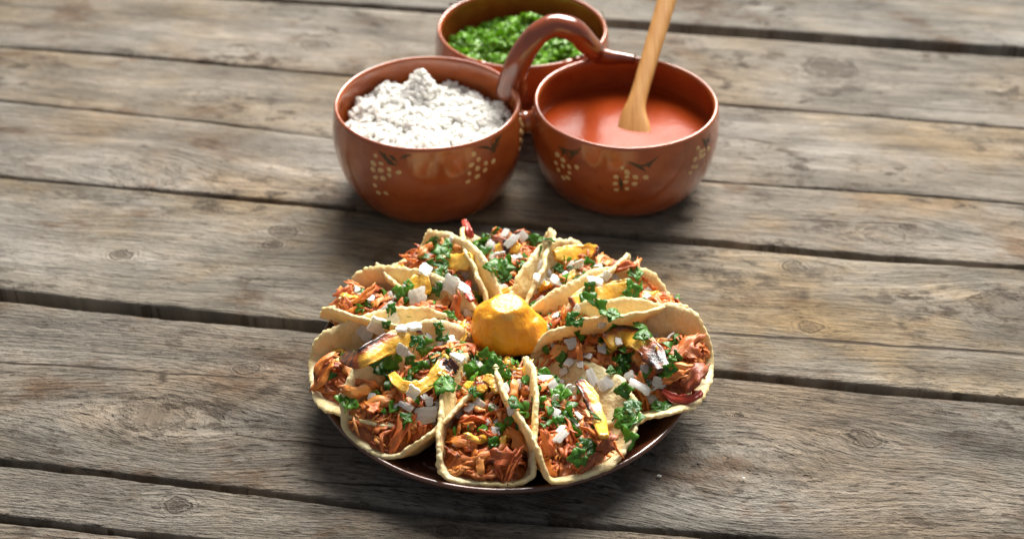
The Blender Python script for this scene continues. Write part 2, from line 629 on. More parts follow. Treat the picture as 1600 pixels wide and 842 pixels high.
GR = [((0.30, 0.27, 0.225), (0.34, 0.25, 0.15), 0.5), ((0.30, 0.275, 0.235), (0.36, 0.26, 0.15), 0.5),
      ((0.31, 0.275, 0.23), (0.37, 0.27, 0.16), 0.55), ((0.30, 0.26, 0.21), (0.38, 0.27, 0.15), 0.7),
      ((0.31, 0.27, 0.22), (0.40, 0.26, 0.13), 0.8), ((0.32, 0.28, 0.225), (0.40, 0.27, 0.13), 0.8),
      ((0.27, 0.24, 0.20), (0.31, 0.215, 0.13), 0.6), ((0.26, 0.23, 0.19), (0.30, 0.205, 0.12), 0.6),
      ((0.26, 0.23, 0.19), (0.30, 0.205, 0.12), 0.5), ((0.26, 0.23, 0.19), (0.30, 0.205, 0.12), 0.5),
      ((0.29, 0.26, 0.22), (0.34, 0.25, 0.15), 0.5), ((0.29, 0.26, 0.22), (0.34, 0.25, 0.15), 0.5)]
RG = [0.4, 0.4, 0.45, 0.5, 0.6, 0.7, 1.1, 1.1, 1.0, 1.0, 0.4, 0.4]
DZ = [0, 0.0, -0.001, 0.0, 0.0005, 0.0008, -0.0012, 0.0, -0.001, 0, 0, -0.001]

for i, (fe, ne) in enumerate(edges):
    x0, x1 = -1.0, 1.0
    ang = math.atan2(edge_at(fe, 0.4) - edge_at(fe, -0.4), 0.8)
    cx, cy = 0.0, 0.5 * (edge_at(fe, 0) + edge_at(ne, 0))
    ca, sa = math.cos(-ang), math.sin(-ang)
    ends = (x0 + random.uniform(-0.01, 0.01), x1 + random.uniform(-0.01, 0.01))
    NX = 440
    ts = [0, 0.004, 0.012, 0.03, 0.08, 0.2, 0.35, 0.5, 0.65, 0.8, 0.92, 0.97, 0.988, 0.996, 1]
    dr = {0: -0.0030, 1: -0.0012, 2: -0.0004, 14: -0.0030, 13: -0.0012, 12: -0.0004}
    vs, fs = [], []
    NY = len(ts) + 2
    for a in range(NX + 1):
        xx = ends[0] + (ends[1] - ends[0]) * a / NX
        yf = edge_at(fe, xx) + 0.0009 * nz(xx * 45, i * 7.1) + 0.0012 * nz(xx * 11, i * 3.3 + 40) + 0.0005 * nz(xx * 160, i * 3)
        yn = edge_at(ne, xx) + 0.0009 * nz(xx * 45, i * 5.3 + 9) + 0.0012 * nz(xx * 11, i * 2.9 + 70) + 0.0005 * nz(xx * 160, i * 4 + 5)
        row = []
        chip = [max(0, nz(xx * 30, i * 9 + 3) - 0.25) * 0.004, max(0, nz(xx * 30, i * 6 + 30) - 0.25) * 0.004]
        for k, t in enumerate(ts):
            yy = yn + (yf - yn) * t
            zz = DZ[i] + dr.get(k, 0) + 0.0007 * nz(xx * 6, yy * 20, i) - (chip[0] if k < 2 else chip[1] if k > 12 else 0)
            row.append((xx, yy, zz))
        row.append((xx, yf, -0.050))
        row.append((xx, yn, -0.050))
        for (X, Y, Z) in row:
            lx, ly = X - cx, Y - cy
            vs.append((lx * ca - ly * sa, lx * sa + ly * ca, Z))
    for a in range(NX):
        for k in range(NY):
            k2 = (k + 1) % NY
            fs.append((a * NY + k, (a + 1) * NY + k, (a + 1) * NY + k2, a * NY + k2))
    fs.append(tuple(range(NY)))
    fs.append(tuple(NX * NY + k for k in range(NY))[::-1])

    def loc2(p):
        lx, ly = p[0] - cx, p[1] - cy
        return lx * ca - ly * sa, lx * sa + ly * ca
    kn = [loc2(P(a, b)) + (r_, d_) for a, b, r_, d_ in KN.get(i, [])]
    cr = [loc2(P(a, b)) + loc2(P(c_, d_)) + (w_,) for a, b, c_, d_, w_ in CR.get(i, [])]
    mt = wood_mat(i * 17.3 + 2.0, kn, cr, GR[i][0], GR[i][1], GR[i][2], RG[i])
    o = obj("plank", mesh_of("plank", vs, fs, True, mt), table)
    o.location = (cx, cy - 0.2, 0.76)
    o.rotation_euler = (0, 0, ang)
bm = bmesh.new()
bmesh.ops.create_cube(bm, size=1)
bmesh.ops.scale(bm, vec=(1.9, 1.86, 0.018), verts=bm.verts)
me = bpy.data.meshes.new("gap_shading_board"); bm.to_mesh(me); bm.free()
me.materials.append(M['floor'])
obj("gap_shading_board", me, table, (0, 0.34, 0.76 - 0.0615))  # unseen dark board added below the planks to block light in their gaps
for xx in (-0.85, 0.85):
    bm = bmesh.new()
    bmesh.ops.create_cube(bm, size=1)
    bmesh.ops.scale(bm, vec=(0.08, 1.80, 0.05), verts=bm.verts)
    me = bpy.data.meshes.new("crossbar"); bm.to_mesh(me); bm.free()
    me.materials.append(M['floor'])
    obj("crossbar", me, table, (xx, 0.33, 0.76 - 0.0975))
    for yy in (-0.45, 1.1):
        bm = bmesh.new()
        bmesh.ops.create_cube(bm, size=1)
        bmesh.ops.scale(bm, vec=(0.07, 0.07, 0.635), verts=bm.verts)
        me = bpy.data.meshes.new("leg"); bm.to_mesh(me); bm.free()
        me.materials.append(M['floor'])
        obj("leg", me, table, (xx, yy, 0.3175))

# ------------------------------------------------------------------ three joined clay bowls
BL, BR, BT = Vector((-0.0666, 0.2565, 0)), Vector((0.0905, 0.2665, 0)), Vector((0.0090, 0.4010, 0))
BH = {'L': 0.0828 / 0.0737, 'R': 0.0775 / 0.0737, 'T': 1.0}
BR_ = {'L': 0.985, 'R': 0.985, 'T': 1.0}
prof = [(0.050, 0.000), (0.0565, 0.003), (0.0645, 0.011), (0.0715, 0.024), (0.0755, 0.038), (0.0768, 0.050), (0.0760, 0.061),
        (0.0748, 0.0690), (0.0742, 0.0722), (0.0728, 0.0737), (0.0712, 0.0728), (0.0703, 0.0695), (0.0712, 0.061), (0.0718, 0.050),
        (0.0704, 0.038), (0.0665, 0.025), (0.058, 0.013), (0.040, 0.0085), (0.002, 0.008)]
prof = catmull(prof, 60)
server = bpy.data.objects.new("triple_bowl_server", None)
COL.objects.link(server)
server.location = (0.01, 0.32, 0)
tag(server, "three joined brown clay bowls with one arched handle and painted dot flowers", "serving bowls")
bowls = {}
for key, c in (('L', BL), ('R', BR), ('T', BT)):
    vs, fs = lathe([(r_ * BR_[key], z_ * BH[key]) for r_, z_ in prof], 112, 0.012, ord(key))
    o = obj("bowl", mesh_of("bowl", vs, fs, True, M['glaze']), server, c - server.location)
    bowls[key] = o
bowls['L']["label"] = "left clay bowl holding white chopped onion"
bowls['R']["label"] = "right clay bowl holding red salsa"
bowls['T']["label"] = "back clay bowl holding chopped green herbs"


def bvh_of(vs, fs, off=Vector((0, 0, 0))):
    return BVHTree.FromPolygons([Vector(v) + off for v in vs], fs)


def dab(vs, fs, c, n, r1, r2, ang, h):
    n = n.normalized()
    t = n.cross(Vector((0, 0, 1)))
    t = t.normalized() if t.length > 0.01 else Vector((1, 0, 0))
    b_ = n.cross(t)
    u = t * math.cos(ang) + b_ * math.sin(ang)
    v = n.cross(u)
    i0 = len(vs)
    vs.append(c + n * h)
    for rr, hh in ((0.72, 0.75), (1.0, -0.4)):
        for k in range(10):
            a = 2 * pi * k / 10
            j = 1 + random.uniform(-0.08, 0.08)
            vs.append(c + u * (math.cos(a) * r1 * rr * j) + v * (math.sin(a) * r2 * rr * j) + n * (h * hh))
    for k in range(10):
        k2 = (k + 1) % 10
        fs.append((i0, i0 + 1 + k, i0 + 1 + k2))
        fs.append((i0 + 1 + k, i0 + 11 + k, i0 + 11 + k2, i0 + 1 + k2))


def paint(bowl, dots, leaves, centre):
    """dots and brush strokes laid on the bowl's outside where the photograph shows them; copies go round the back"""
    key = [k for k in bowls if bowls[k] is bowl][0]
    vs0, fs0 = lathe([(r_ * BR_[key], z_ * BH[key]) for r_, z_ in prof], 112, 0.012, ord(key))
    tree = bvh_of(vs0, fs0, centre)
    vs, fs = [], []
    for (px, py) in dots:
        hit, n, _, _ = tree.ray_cast(CAM, ray(px, py))
        if hit is None:
            continue
        s = random.uniform(0.0018, 0.0025)
        dab(vs, fs, hit, n, s, s * random.uniform(1.0, 1.35), random.uniform(0.5, 2.0), 0.00045)
    lv, lf = [], []
    rb = random.Random(int(leaves[0][0][0]))
    more = []
    for stroke in leaves:          # little side dabs make each brush leaf feathery
        for (px, py, wd) in stroke[1:-1]:
            for q in range(3):
                an = rb.uniform(0, 6.28)
                ln = rb.uniform(3.0, 6.5)
                more.append([(px, py, 0.8), (px + ln * 0.5 * math.cos(an), py + ln * 0.5 * math.sin(an), rb.uniform(1.6, 2.8)), (px + ln * math.cos(an), py + ln * math.sin(an), 0.5)])
    leaves = [[(px, py, wd * 0.55) for px, py, wd in st] for st in leaves] + more
    for stroke in leaves:
        pts = catmull(stroke, 9)
        row = []
        for i, (px, py, wd) in enumerate(pts):
            hit, n, _, _ = tree.ray_cast(CAM, ray(px, py))
            if hit is None:
                continue
            row.append((hit, n, wd * 0.00048))
        i0 = len(lv)
        for i, (h_, n, wd) in enumerate(row):
            t = (row[min(i + 1, len(row) - 1)][0] - row[max(i - 1, 0)][0]).normalized()
            s = n.cross(t).normalized()
            j = random.uniform(0.8, 1.2)
            lv += [h_ + s * wd * j + n * 0.00006, h_ + n * 0.00030, h_ - s * wd * j + n * 0.00006]
        for i in range(len(row) - 1):
            for k in range(2):
                a = i0 + i * 3 + k
                lf.append((a, a + 1, a + 4, a + 3))
    inv = centre
    vs = [v - inv for v in vs]
    lv = [v - inv for v in lv]
    res = []
    if vs:
        res.append(obj("painted_blossom", mesh_of("painted_blossom", vs, fs, True, M['slip']), bowl))
    if lv:
        res.append(obj("painted_leaf", mesh_of("painted_leaf", lv, lf, True, M['brush']), bowl))
    return res


def c5(l): return [(500 + 0.3208 * a, 80 + 0.3208 * b) for a, b in l]
def c6(l): return [(800 + 0.3327 * a, 60 + 0.3327 * b) for a, b in l]
def s5(l): return [(500 + 0.3208 * a, 80 + 0.3208 * b, w_) for a, b, w_ in l]
def s6(l): return [(800 + 0.3327 * a, 60 + 0.3327 * b, w_) for a, b, w_ in l]


g1 = paint(bowls['L'], c5([(270, 510), (260, 548), (297, 548), (258, 578), (295, 582), (337, 577), (338, 605), (383, 592), (270, 615), (307, 620), (268, 655), (285, 690), (322, 693)]),
           [s5([(285, 485, 1), (310, 510, 5), (345, 545, 6), (375, 555, 2)]), s5([(330, 505, 1), (355, 520, 5), (380, 545, 1)]), s5([(385, 525, 1), (415, 512, 3), (445, 505, 1)])], BL)
g2 = paint(bowls['L'], c5([(750, 502), (773, 528), (738, 555), (808, 547), (845, 538), (768, 572), (728, 596), (804, 580), (767, 612), (722, 636)]),
           [s5([(885, 405, 1), (868, 430, 5), (845, 465, 5), (825, 490, 1)]), s5([(770, 470, 1), (805, 468, 4), (840, 480, 2)]), s5([(880, 440, 1), (850, 480, 4), (830, 500, 1)])], BL)
h1 = paint(bowls['R'], c6([(212, 547), (206, 585), (238, 572), (238, 600), (268, 603), (303, 605), (218, 618), (270, 632), (242, 655), (262, 655)]),
           [s6([(215, 505, 1), (245, 530, 5), (275, 560, 1)]), s6([(325, 515, 1), (295, 540, 4), (268, 575, 1)]), s6([(240, 515, 1), (280, 535, 4), (320, 540, 1)])], BR)
h2 = paint(bowls['R'], c6([(518, 610), (540, 630), (488, 652), (540, 652), (580, 653), (628, 654), (485, 683), (535, 675), (575, 685), (490, 712), (540, 707)]),
           [s6([(505, 650, 1), (512, 680, 5), (515, 710, 3)]), s6([(545, 580, 1), (590, 600, 5), (630, 625, 1)]), s6([(590, 605, 1), (640, 590, 4), (690, 555, 1)])], BR)
h3 = paint(bowls['R'], c6([(873, 517), (900, 527), (922, 520), (885, 557), (860, 570), (900, 550), (850, 603), (865, 603), (838, 632), (885, 535)]),
           [s6([(895, 470, 1), (910, 490, 6), (915, 515, 2)]), s6([(930, 450, 1), (922, 475, 4), (915, 500, 1)])], BR)


def turned(parts, bowl, deg):
    for p in parts:
        c = p.copy()
        COL.objects.link(c)
        c.parent = bowl
        c.rotation_euler = (0, 0, math.radians(deg))


turned(g1, bowls['L'], -47)
turned(g2, bowls['L'], 48)
turned(g1, bowls['L'], -100)
turned(h3, bowls['R'], 50)
for d in (60, 115, 190, 250):
    turned(g1, bowls['T'], d)

# joints between the bowls
def blob(sx, sy, sz, sub=3, amp=0.1, freq=1.5, seed=0.0):
    bm = bmesh.new()
    bmesh.ops.create_icosphere(bm, subdivisions=sub, radius=1)
    for v in bm.verts:
        d = 1 + amp * nz(v.co.x * freq + seed, v.co.y * freq, v.co.z * freq + seed)
        v.co = Vector((v.co.x * sx * d, v.co.y * sy * d, v.co.z * sz * d))
    vs = [v.co.copy() for v in bm.verts]
    fs = [tuple(x.index for x in f.verts) for f in bm.faces]
    bm.free()
    return vs, fs


for a, b in ((BL, BR), (BL, BT), (BR, BT)):
    mid = (a + b) * 0.5
    d = (b - a).normalized()
    g = max(((b - a).length - 0.1515) / 2 + 0.0030, 0.003)
    pts = [mid - d * g, mid - d * g * 0.7, mid - d * g * 0.35, mid, mid + d * g * 0.35, mid + d * g * 0.7, mid + d * g]
    wd = [0.026, 0.019, 0.0165, 0.016, 0.0165, 0.019, 0.026]
    vs, fs = sweep([p + Vector((0, 0, 0.060)) for p in pts], Vector((0, 0, 1)), wd, [x * 1.15 for x in wd], 20)
    obj("joint", mesh_of("joint", [v - server.location for v in vs], fs, True, M['glaze']), server)

# arched handle
hp = [(800, 142, 0.072), (801, 124, 0.084), (813, 92, 0.104), (838, 56, 0.124), (867, 40, 0.131), (897, 48, 0.126), (916, 67, 0.110), (929, 80, 0.096)]
A0 = P(800, 128, 0.076)
A1 = P(952, 92, 0.076)
spine = []
for i, (px, py, zz) in enumerate(hp):
    t = i / (len(hp) - 1)
    q = P(px, py, zz)
    spine.append(tuple(q))
# the right foot runs out along the right bowl's rim
for dg, rr_, zz in ((108, 0.0715, 0.0825), (99, 0.0713, 0.0780), (89, 0.0713, 0.0765), (80, 0.0713, 0.0755)):
    spine.append(tuple(BR + Vector((rr_ * math.cos(math.radians(dg)), rr_ * math.sin(math.radians(dg)), zz))))
cl = catmull([tuple(v) for v in spine], 40)
spine = [Vector(v) for v in cl]
wd = [0.026 if i < 3 else 0.0215 - 0.003 * smooth(3, 14, i) - 0.003 * smooth(20, 28, i) - 0.0085 * smooth(28, 40, i) for i in range(41)]
th = [0.025 if i < 3 else 0.0220 - 0.004 * smooth(3, 14, i) - 0.002 * smooth(16, 26, i) - 0.0085 * smooth(28, 40, i) for i in range(41)]
vs, fs = sweep(spine, Vector((0.25, 1.0, 0.02)).normalized(), th, wd, 18, 0.9, 0.05, 2.0)
obj("handle", mesh_of("handle", [v - server.location for v in vs], fs, True, M['glaze_dark']), server)

# ------------------------------------------------------------------ what the bowls hold
def chop_bits(n, height, centre, rad, piece, depth):
    vs, fs = [], []
    for i in range(n):
        r = rad * math.sqrt(random.random())
        a = random.uniform(0, 2 * pi)
        x, y = r * math.cos(a), r * math.sin(a)
        z = height(x, y) - depth * random.random() ** 2
        pv, pf = random.choice(piece)
        R = Matrix.Rotation(random.uniform(0, 6.28), 3, Vector((random.uniform(-1, 1), random.uniform(-1, 1), random.uniform(-1, 1))).normalized())
        s = random.uniform(0.75, 1.3)
        i0 = len(vs)
        vs += [centre + Vector((x, y, z)) + (R @ v) * s for v in pv]
        fs += [tuple(i0 + k for k in f) for f in pf]
    return vs, fs


def heap_base(height, rad, centre, vs, fs, drop=0.003):
    i0 = len(vs)
    NR, NS = 14, 40
    for i in range(NR + 1):
        for k in range(NS):
            r = rad * i / NR
            a = 2 * pi * k / NS
            vs.append(centre + Vector((r * math.cos(a), r * math.sin(a), height(r * math.cos(a), r * math.sin(a)) - drop)))
    for i in range(NR):
        for k in range(NS):
            k2 = (k + 1) % NS
            fs.append((i0 + i * NS + k, i0 + (i + 1) * NS + k, i0 + (i + 1) * NS + k2, i0 + i * NS + k2))


pieces = []
CUBE = [(-1, -1, -1), (1, -1, -1), (1, 1, -1), (-1, 1, -1), (-1, -1, 1), (1, -1, 1), (1, 1, 1), (-1, 1, 1)]
for q in range(10):
    rnd = random.Random(400 + q)
    bm = bmesh.new()
    bmesh.ops.create_cube(bm, size=2)
    for v in bm.verts:
        v.co = Vector([k * rnd.uniform(0.65, 1.25) for k in v.co])
    bmesh.ops.bevel(bm, geom=bm.edges[:], offset=0.28, segments=1, affect='EDGES')
    sc = (rnd.uniform(0.0014, 0.0026), rnd.uniform(0.0013, 0.0021), rnd.uniform(0.0011, 0.0017))
    bm.verts.index_update()
    pieces.append(([Vector((v.co.x * sc[0], v.co.y * sc[1], v.co.z * sc[2])) for v in bm.verts], [tuple(x.index for x in f.verts) for f in bm.faces]))
    bm.free()


def onion_h(x, y):
    r = math.hypot(x, y)
    h = 0.0620 + 0.006 * nz(x * 45, y * 45, 1.5) + 0.0045 * nz(x * 95, y * 95, 7)
    h += 0.022 * math.exp(-(((x + 0.008) / 0.011) ** 2 + ((y - 0.042) / 0.012) ** 2))
    h += 0.008 * math.exp(-(((x + 0.014) / 0.036) ** 2 + ((y - 0.004) / 0.040) ** 2))
    h += 0.006 * math.exp(-(((x - 0.040) / 0.014) ** 2 + ((y - 0.028) / 0.014) ** 2))
    h += 0.009 * smooth(-0.01, -0.06, y) - 0.004 * smooth(0.0, 0.05, x) * smooth(0.0, 0.04, y)
    return h


vs, fs = chop_bits(2700, onion_h, BL, 0.0660, pieces, 0.004)
heap_base(onion_h, 0.0670, BL, vs, fs, 0.006)
o = obj("chopped_onion", mesh_of("chopped_onion", [v - BL for v in vs], fs, False, M['onion_heap']), None, BL)
tag(o, "white crumbly heap of finely chopped onion filling the left clay bowl", "chopped onion", None, "stuff")


def leaf_mesh(size, lobes, curl, seed, stem=True):
    rnd = random.Random(seed)
    vs, fs = [], []

    def one(origin, ang, s):
        n = 30
        i0 = len(vs)
        ring = []
        for k in range(n):
            a = 2 * pi * k / n
            # three main lobes, each nicked into smaller ones
            r = 0.42 + 0.46 * abs(math.cos(lobes * 0.5 * a)) ** 0.8 + 0.07 * math.cos(lobes * 2 * a + 0.4)
            r *= 0.35 + 0.65 * smooth(-1.0, -0.4, math.cos(a))
            r *= rnd.uniform(0.94, 1.06)
            ring.append((r * s * math.cos(a) + 0.35 * s, r * s * math.sin(a)))
        pts = [(0.25 * s, 0)]
        pts += [(0.25 * s + (x - 0.25 * s) * 0.55, y * 0.55) for x, y in ring] + ring
        for side in (1, -1):
            for (x, y) in pts:
                zz = curl * s * (0.8 * nz(x / s * 1.6 + seed, y / s * 1.6, seed * 2.1) + 0.5 * (abs(y) / s) ** 1.5 - 0.3 * (x / s) ** 2)
                X = x * math.cos(ang) - y * math.sin(ang)
                Y = x * math.sin(ang) + y * math.cos(ang)
                vs.append(Vector((origin[0] + X, origin[1] + Y, origin[2] + zz + side * 0.00012)))
        m_ = len(pts)
        for sd, off in ((0, i0), (1, i0 + m_)):
            for k in range(n):
                k2 = (k + 1) % n
                t1 = (off, off + 1 + k, off + 1 + k2)
                q = (off + 1 + k, off + 1 + n + k, off + 1 + n + k2, off + 1 + k2)
                fs.append(t1 if sd == 0 else t1[::-1])
                fs.append(q if sd == 0 else q[::-1])
        for k in range(n):
            k2 = (k + 1) % n
            a = i0 + 1 + n
            b_ = i0 + m_ + 1 + n
            fs.append((a + k, b_ + k, b_ + k2, a + k2))
    one((0, 0, 0), 0, size)
    if stem:
        one((-0.1 * size, 0.1 * size, 0), rnd.uniform(1.2, 1.9), size * rnd.uniform(0.6, 0.85))
        if rnd.random() < 0.7:
            one((-0.1 * size, -0.1 * size, 0), -rnd.uniform(1.2, 1.9), size * rnd.uniform(0.6, 0.85))
        sp = [Vector((0.1 * size, 0, 0)), Vector((-0.5 * size, 0.05 * size, -0.05 * size)), Vector((-1.1 * size, rnd.uniform(-0.3, 0.3) * size, -0.1 * size))]
        sp = [Vector(v) for v in catmull([tuple(v) for v in sp], 5)]
        v2, f2 = sweep(sp, Vector((0, 0, 1)), [0.0009] * 6, [0.0009] * 6, 5)
        i0 = len(vs)
        vs.extend(v2)
        fs.extend([tuple(i0 + k for k in f) for f in f2])
    return vs, fs


# chopped herb flakes for the bowl: small curled scraps
flakes = []
for q in range(10):
    rnd = random.Random(q)
    vs, fs = [], []
    n = 9
    s = rnd.uniform(0.0034, 0.0060)
    for side in (1, -1):
        vs.append(Vector((0, 0, side * 0.00013)))
        for k in range(n):
            a = 2 * pi * k / n
            r = s * rnd.uniform(0.55, 1.25)
            vs.append(Vector((r * math.cos(a), r * math.sin(a) * 0.75, s * 0.5 * nz(math.cos(a) + q, math.sin(a), q) + 0.6 * s * math.sin(a) ** 2 + side * 0.00013)))
    for k in range(n):
        k2 = (k + 1) % n
        fs.append((0, 1 + k, 1 + k2))
        fs.append((n + 1, n + 2 + k2, n + 2 + k))
        fs.append((1 + k, n + 2 + k, n + 2 + k2, 1 + k2))
    flakes.append((vs, fs))


def herb_h(x, y):
    r = math.hypot(x, y)
    h = 0.046 + 0.007 * nz(x * 34 + 4, y * 34, 3.5) + 0.004 * nz(x * 90, y * 90, 9)
    h += 0.012 * math.exp(-((x + 0.005) / 0.04) ** 2 - ((y - 0.010) / 0.035) ** 2)
    h += 0.008 * math.exp(-((x - 0.004) / 0.02) ** 2 - ((y - 0.034) / 0.016) ** 2)
    h -= 0.006 * smooth(0.05, 0.07, r) * (1 if x > 0 else 0.2)
    return h


vs, fs = chop_bits(2300, herb_h, BT, 0.0655, flakes, 0.006)
heap_base(herb_h, 0.067, BT, vs, fs, 0.005)
o = obj("chopped_cilantro", mesh_of("chopped_cilantro", [v - BT for v in vs], fs, True, M['cilantro_heap']), None, BT)
tag(o, "bright green heap of chopped herb leaves in the back clay bowl", "chopped herbs", None, "stuff")

# salsa
ZS = 0.0505
vs, fs = [(0, 0, ZS)], []
rings = [0.01, 0.02, 0.03, 0.04, 0.05, 0.058, 0.063, 0.0665, 0.0687, 0.0700, 0.0708]
for r_ in rings:
    for k in range(80):
        a = 2 * pi * k / 80
        zz = ZS + ((0.0012 + 0.004 * max(0.0, nz(math.cos(a) * 2.2, math.sin(a) * 2.2, 4.4))) * smooth(0.0685, 0.0708, r_)) + 0.0002 * nz(r_ * 60 * math.cos(a), r_ * 60 * math.sin(a), 2)
        vs.append((r_ * math.cos(a), r_ * math.sin(a), zz))
for k in range(80):
    fs.append((0, 1 + k, 1 + (k + 1) % 80))
for i in range(len(rings) - 1):
    for k in range(80):
        k2 = (k + 1) % 80
        fs.append((1 + i * 80 + k, 1 + (i + 1) * 80 + k, 1 + (i + 1) * 80 + k2, 1 + i * 80 + k2))
i0 = len(vs)      # body of the liquid down to the bowl's inside
low = [(0.0704, 0.045), (0.0690, 0.0385), (0.065, 0.027), (0.056, 0.0155), (0.03, 0.0100)]
prev = 1 + (len(rings) - 1) * 80
for r_, zz in low:
    for k in range(80):
        a = 2 * pi * k / 80
        vs.append((r_ * math.cos(a), r_ * math.sin(a), zz))
    for k in range(80):
        k2 = (k + 1) % 80
        nw = len(vs) - 80
        fs.append((prev + k, nw + k, nw + k2, prev + k2))
    prev = len(vs) - 80
fs.append(tuple(prev + k for k in range(80))[::-1])
o = obj("red_salsa", mesh_of("red_salsa", vs, fs, True, M['salsa']), None, BR)
tag(o, "glossy smooth red salsa filling the right clay bowl round the spoon", "salsa")

# spoon: leans on the far rim of the right bowl, its flat end standing in the salsa
Sd = P(983, 200, ZS)
Rm = P(1015, 92, 0.0825)
dirv = (Rm - Sd).normalized()
side = dirv.cross(Vector((0, 0, 1))).normalized()
up = side.cross(dirv).normalized()
L = (Rm - Sd).length
ks = [(-0.030, 0.021, 0.006), (-0.022, 0.024, 0.006), (-0.012, 0.029, 0.0065), (-0.004, 0.0285, 0.007), (0.004, 0.026, 0.0075), (0.014, 0.0205, 0.008), (0.026, 0.0155, 0.009), (0.045, 0.0145, 0.0095),
      (0.09, 0.0155, 0.010), (0.15, 0.017, 0.0105), (0.20, 0.018, 0.011), (0.225, 0.0175, 0.0105), (0.233, 0.010, 0.007)]
ks = catmull(ks, 48)
sp = []
for t, w_, h_ in ks:
    off = 0.0085 * smooth(0.020, -0.02, t)
    sp.append(Sd + dirv * t + side * off * 0.9 - up * off * 0.3)
vs, fs = sweep(sp, up, [k[1] for k in ks], [k[2] for k in ks], 16, 0.85)
o = obj("wooden_spoon", mesh_of("wooden_spoon", [v - Sd for v in vs], fs, True, M['spoon']), None, Sd)
tag(o, "pale wooden spoon standing in the red salsa and leaning on the bowl rim", "spoon")

# ------------------------------------------------------------------ plate
PC = P(789, 560, 0.022)
PC.z = 0
pp = [(0.078, 0.0), (0.088, 0.0008), (0.100, 0.005), (0.112, 0.011), (0.122, 0.0175), (0.1265, 0.0215), (0.1280, 0.0238), (0.1274, 0.0256), (0.1255, 0.0258),
      (0.1225, 0.0238), (0.113, 0.0168), (0.101, 0.0105), (0.088, 0.0072), (0.070, 0.0062), (0.035, 0.006), (0.002, 0.006)]
vs, fs = lathe(catmull(pp, 48), 144, 0.004, 3.0)
pl = obj("clay_plate", mesh_of("clay_plate", vs, fs, True, M['plate']), None, PC)
tag(pl, "round dark brown glazed clay plate under the ring of tacos", "plate")


def plate_z(r):
    pts = [(0, 0.006), (0.070, 0.0062), (0.088, 0.0072), (0.101, 0.0105), (0.113, 0.0168), (0.1225, 0.0238), (0.128, 0.0262), (0.2, 0.0262)]
    for a, b in zip(pts, pts[1:]):
        if r <= b[0]:
            return a[1] + (b[1] - a[1]) * (r - a[0]) / (b[0] - a[0])
    return 0.0262


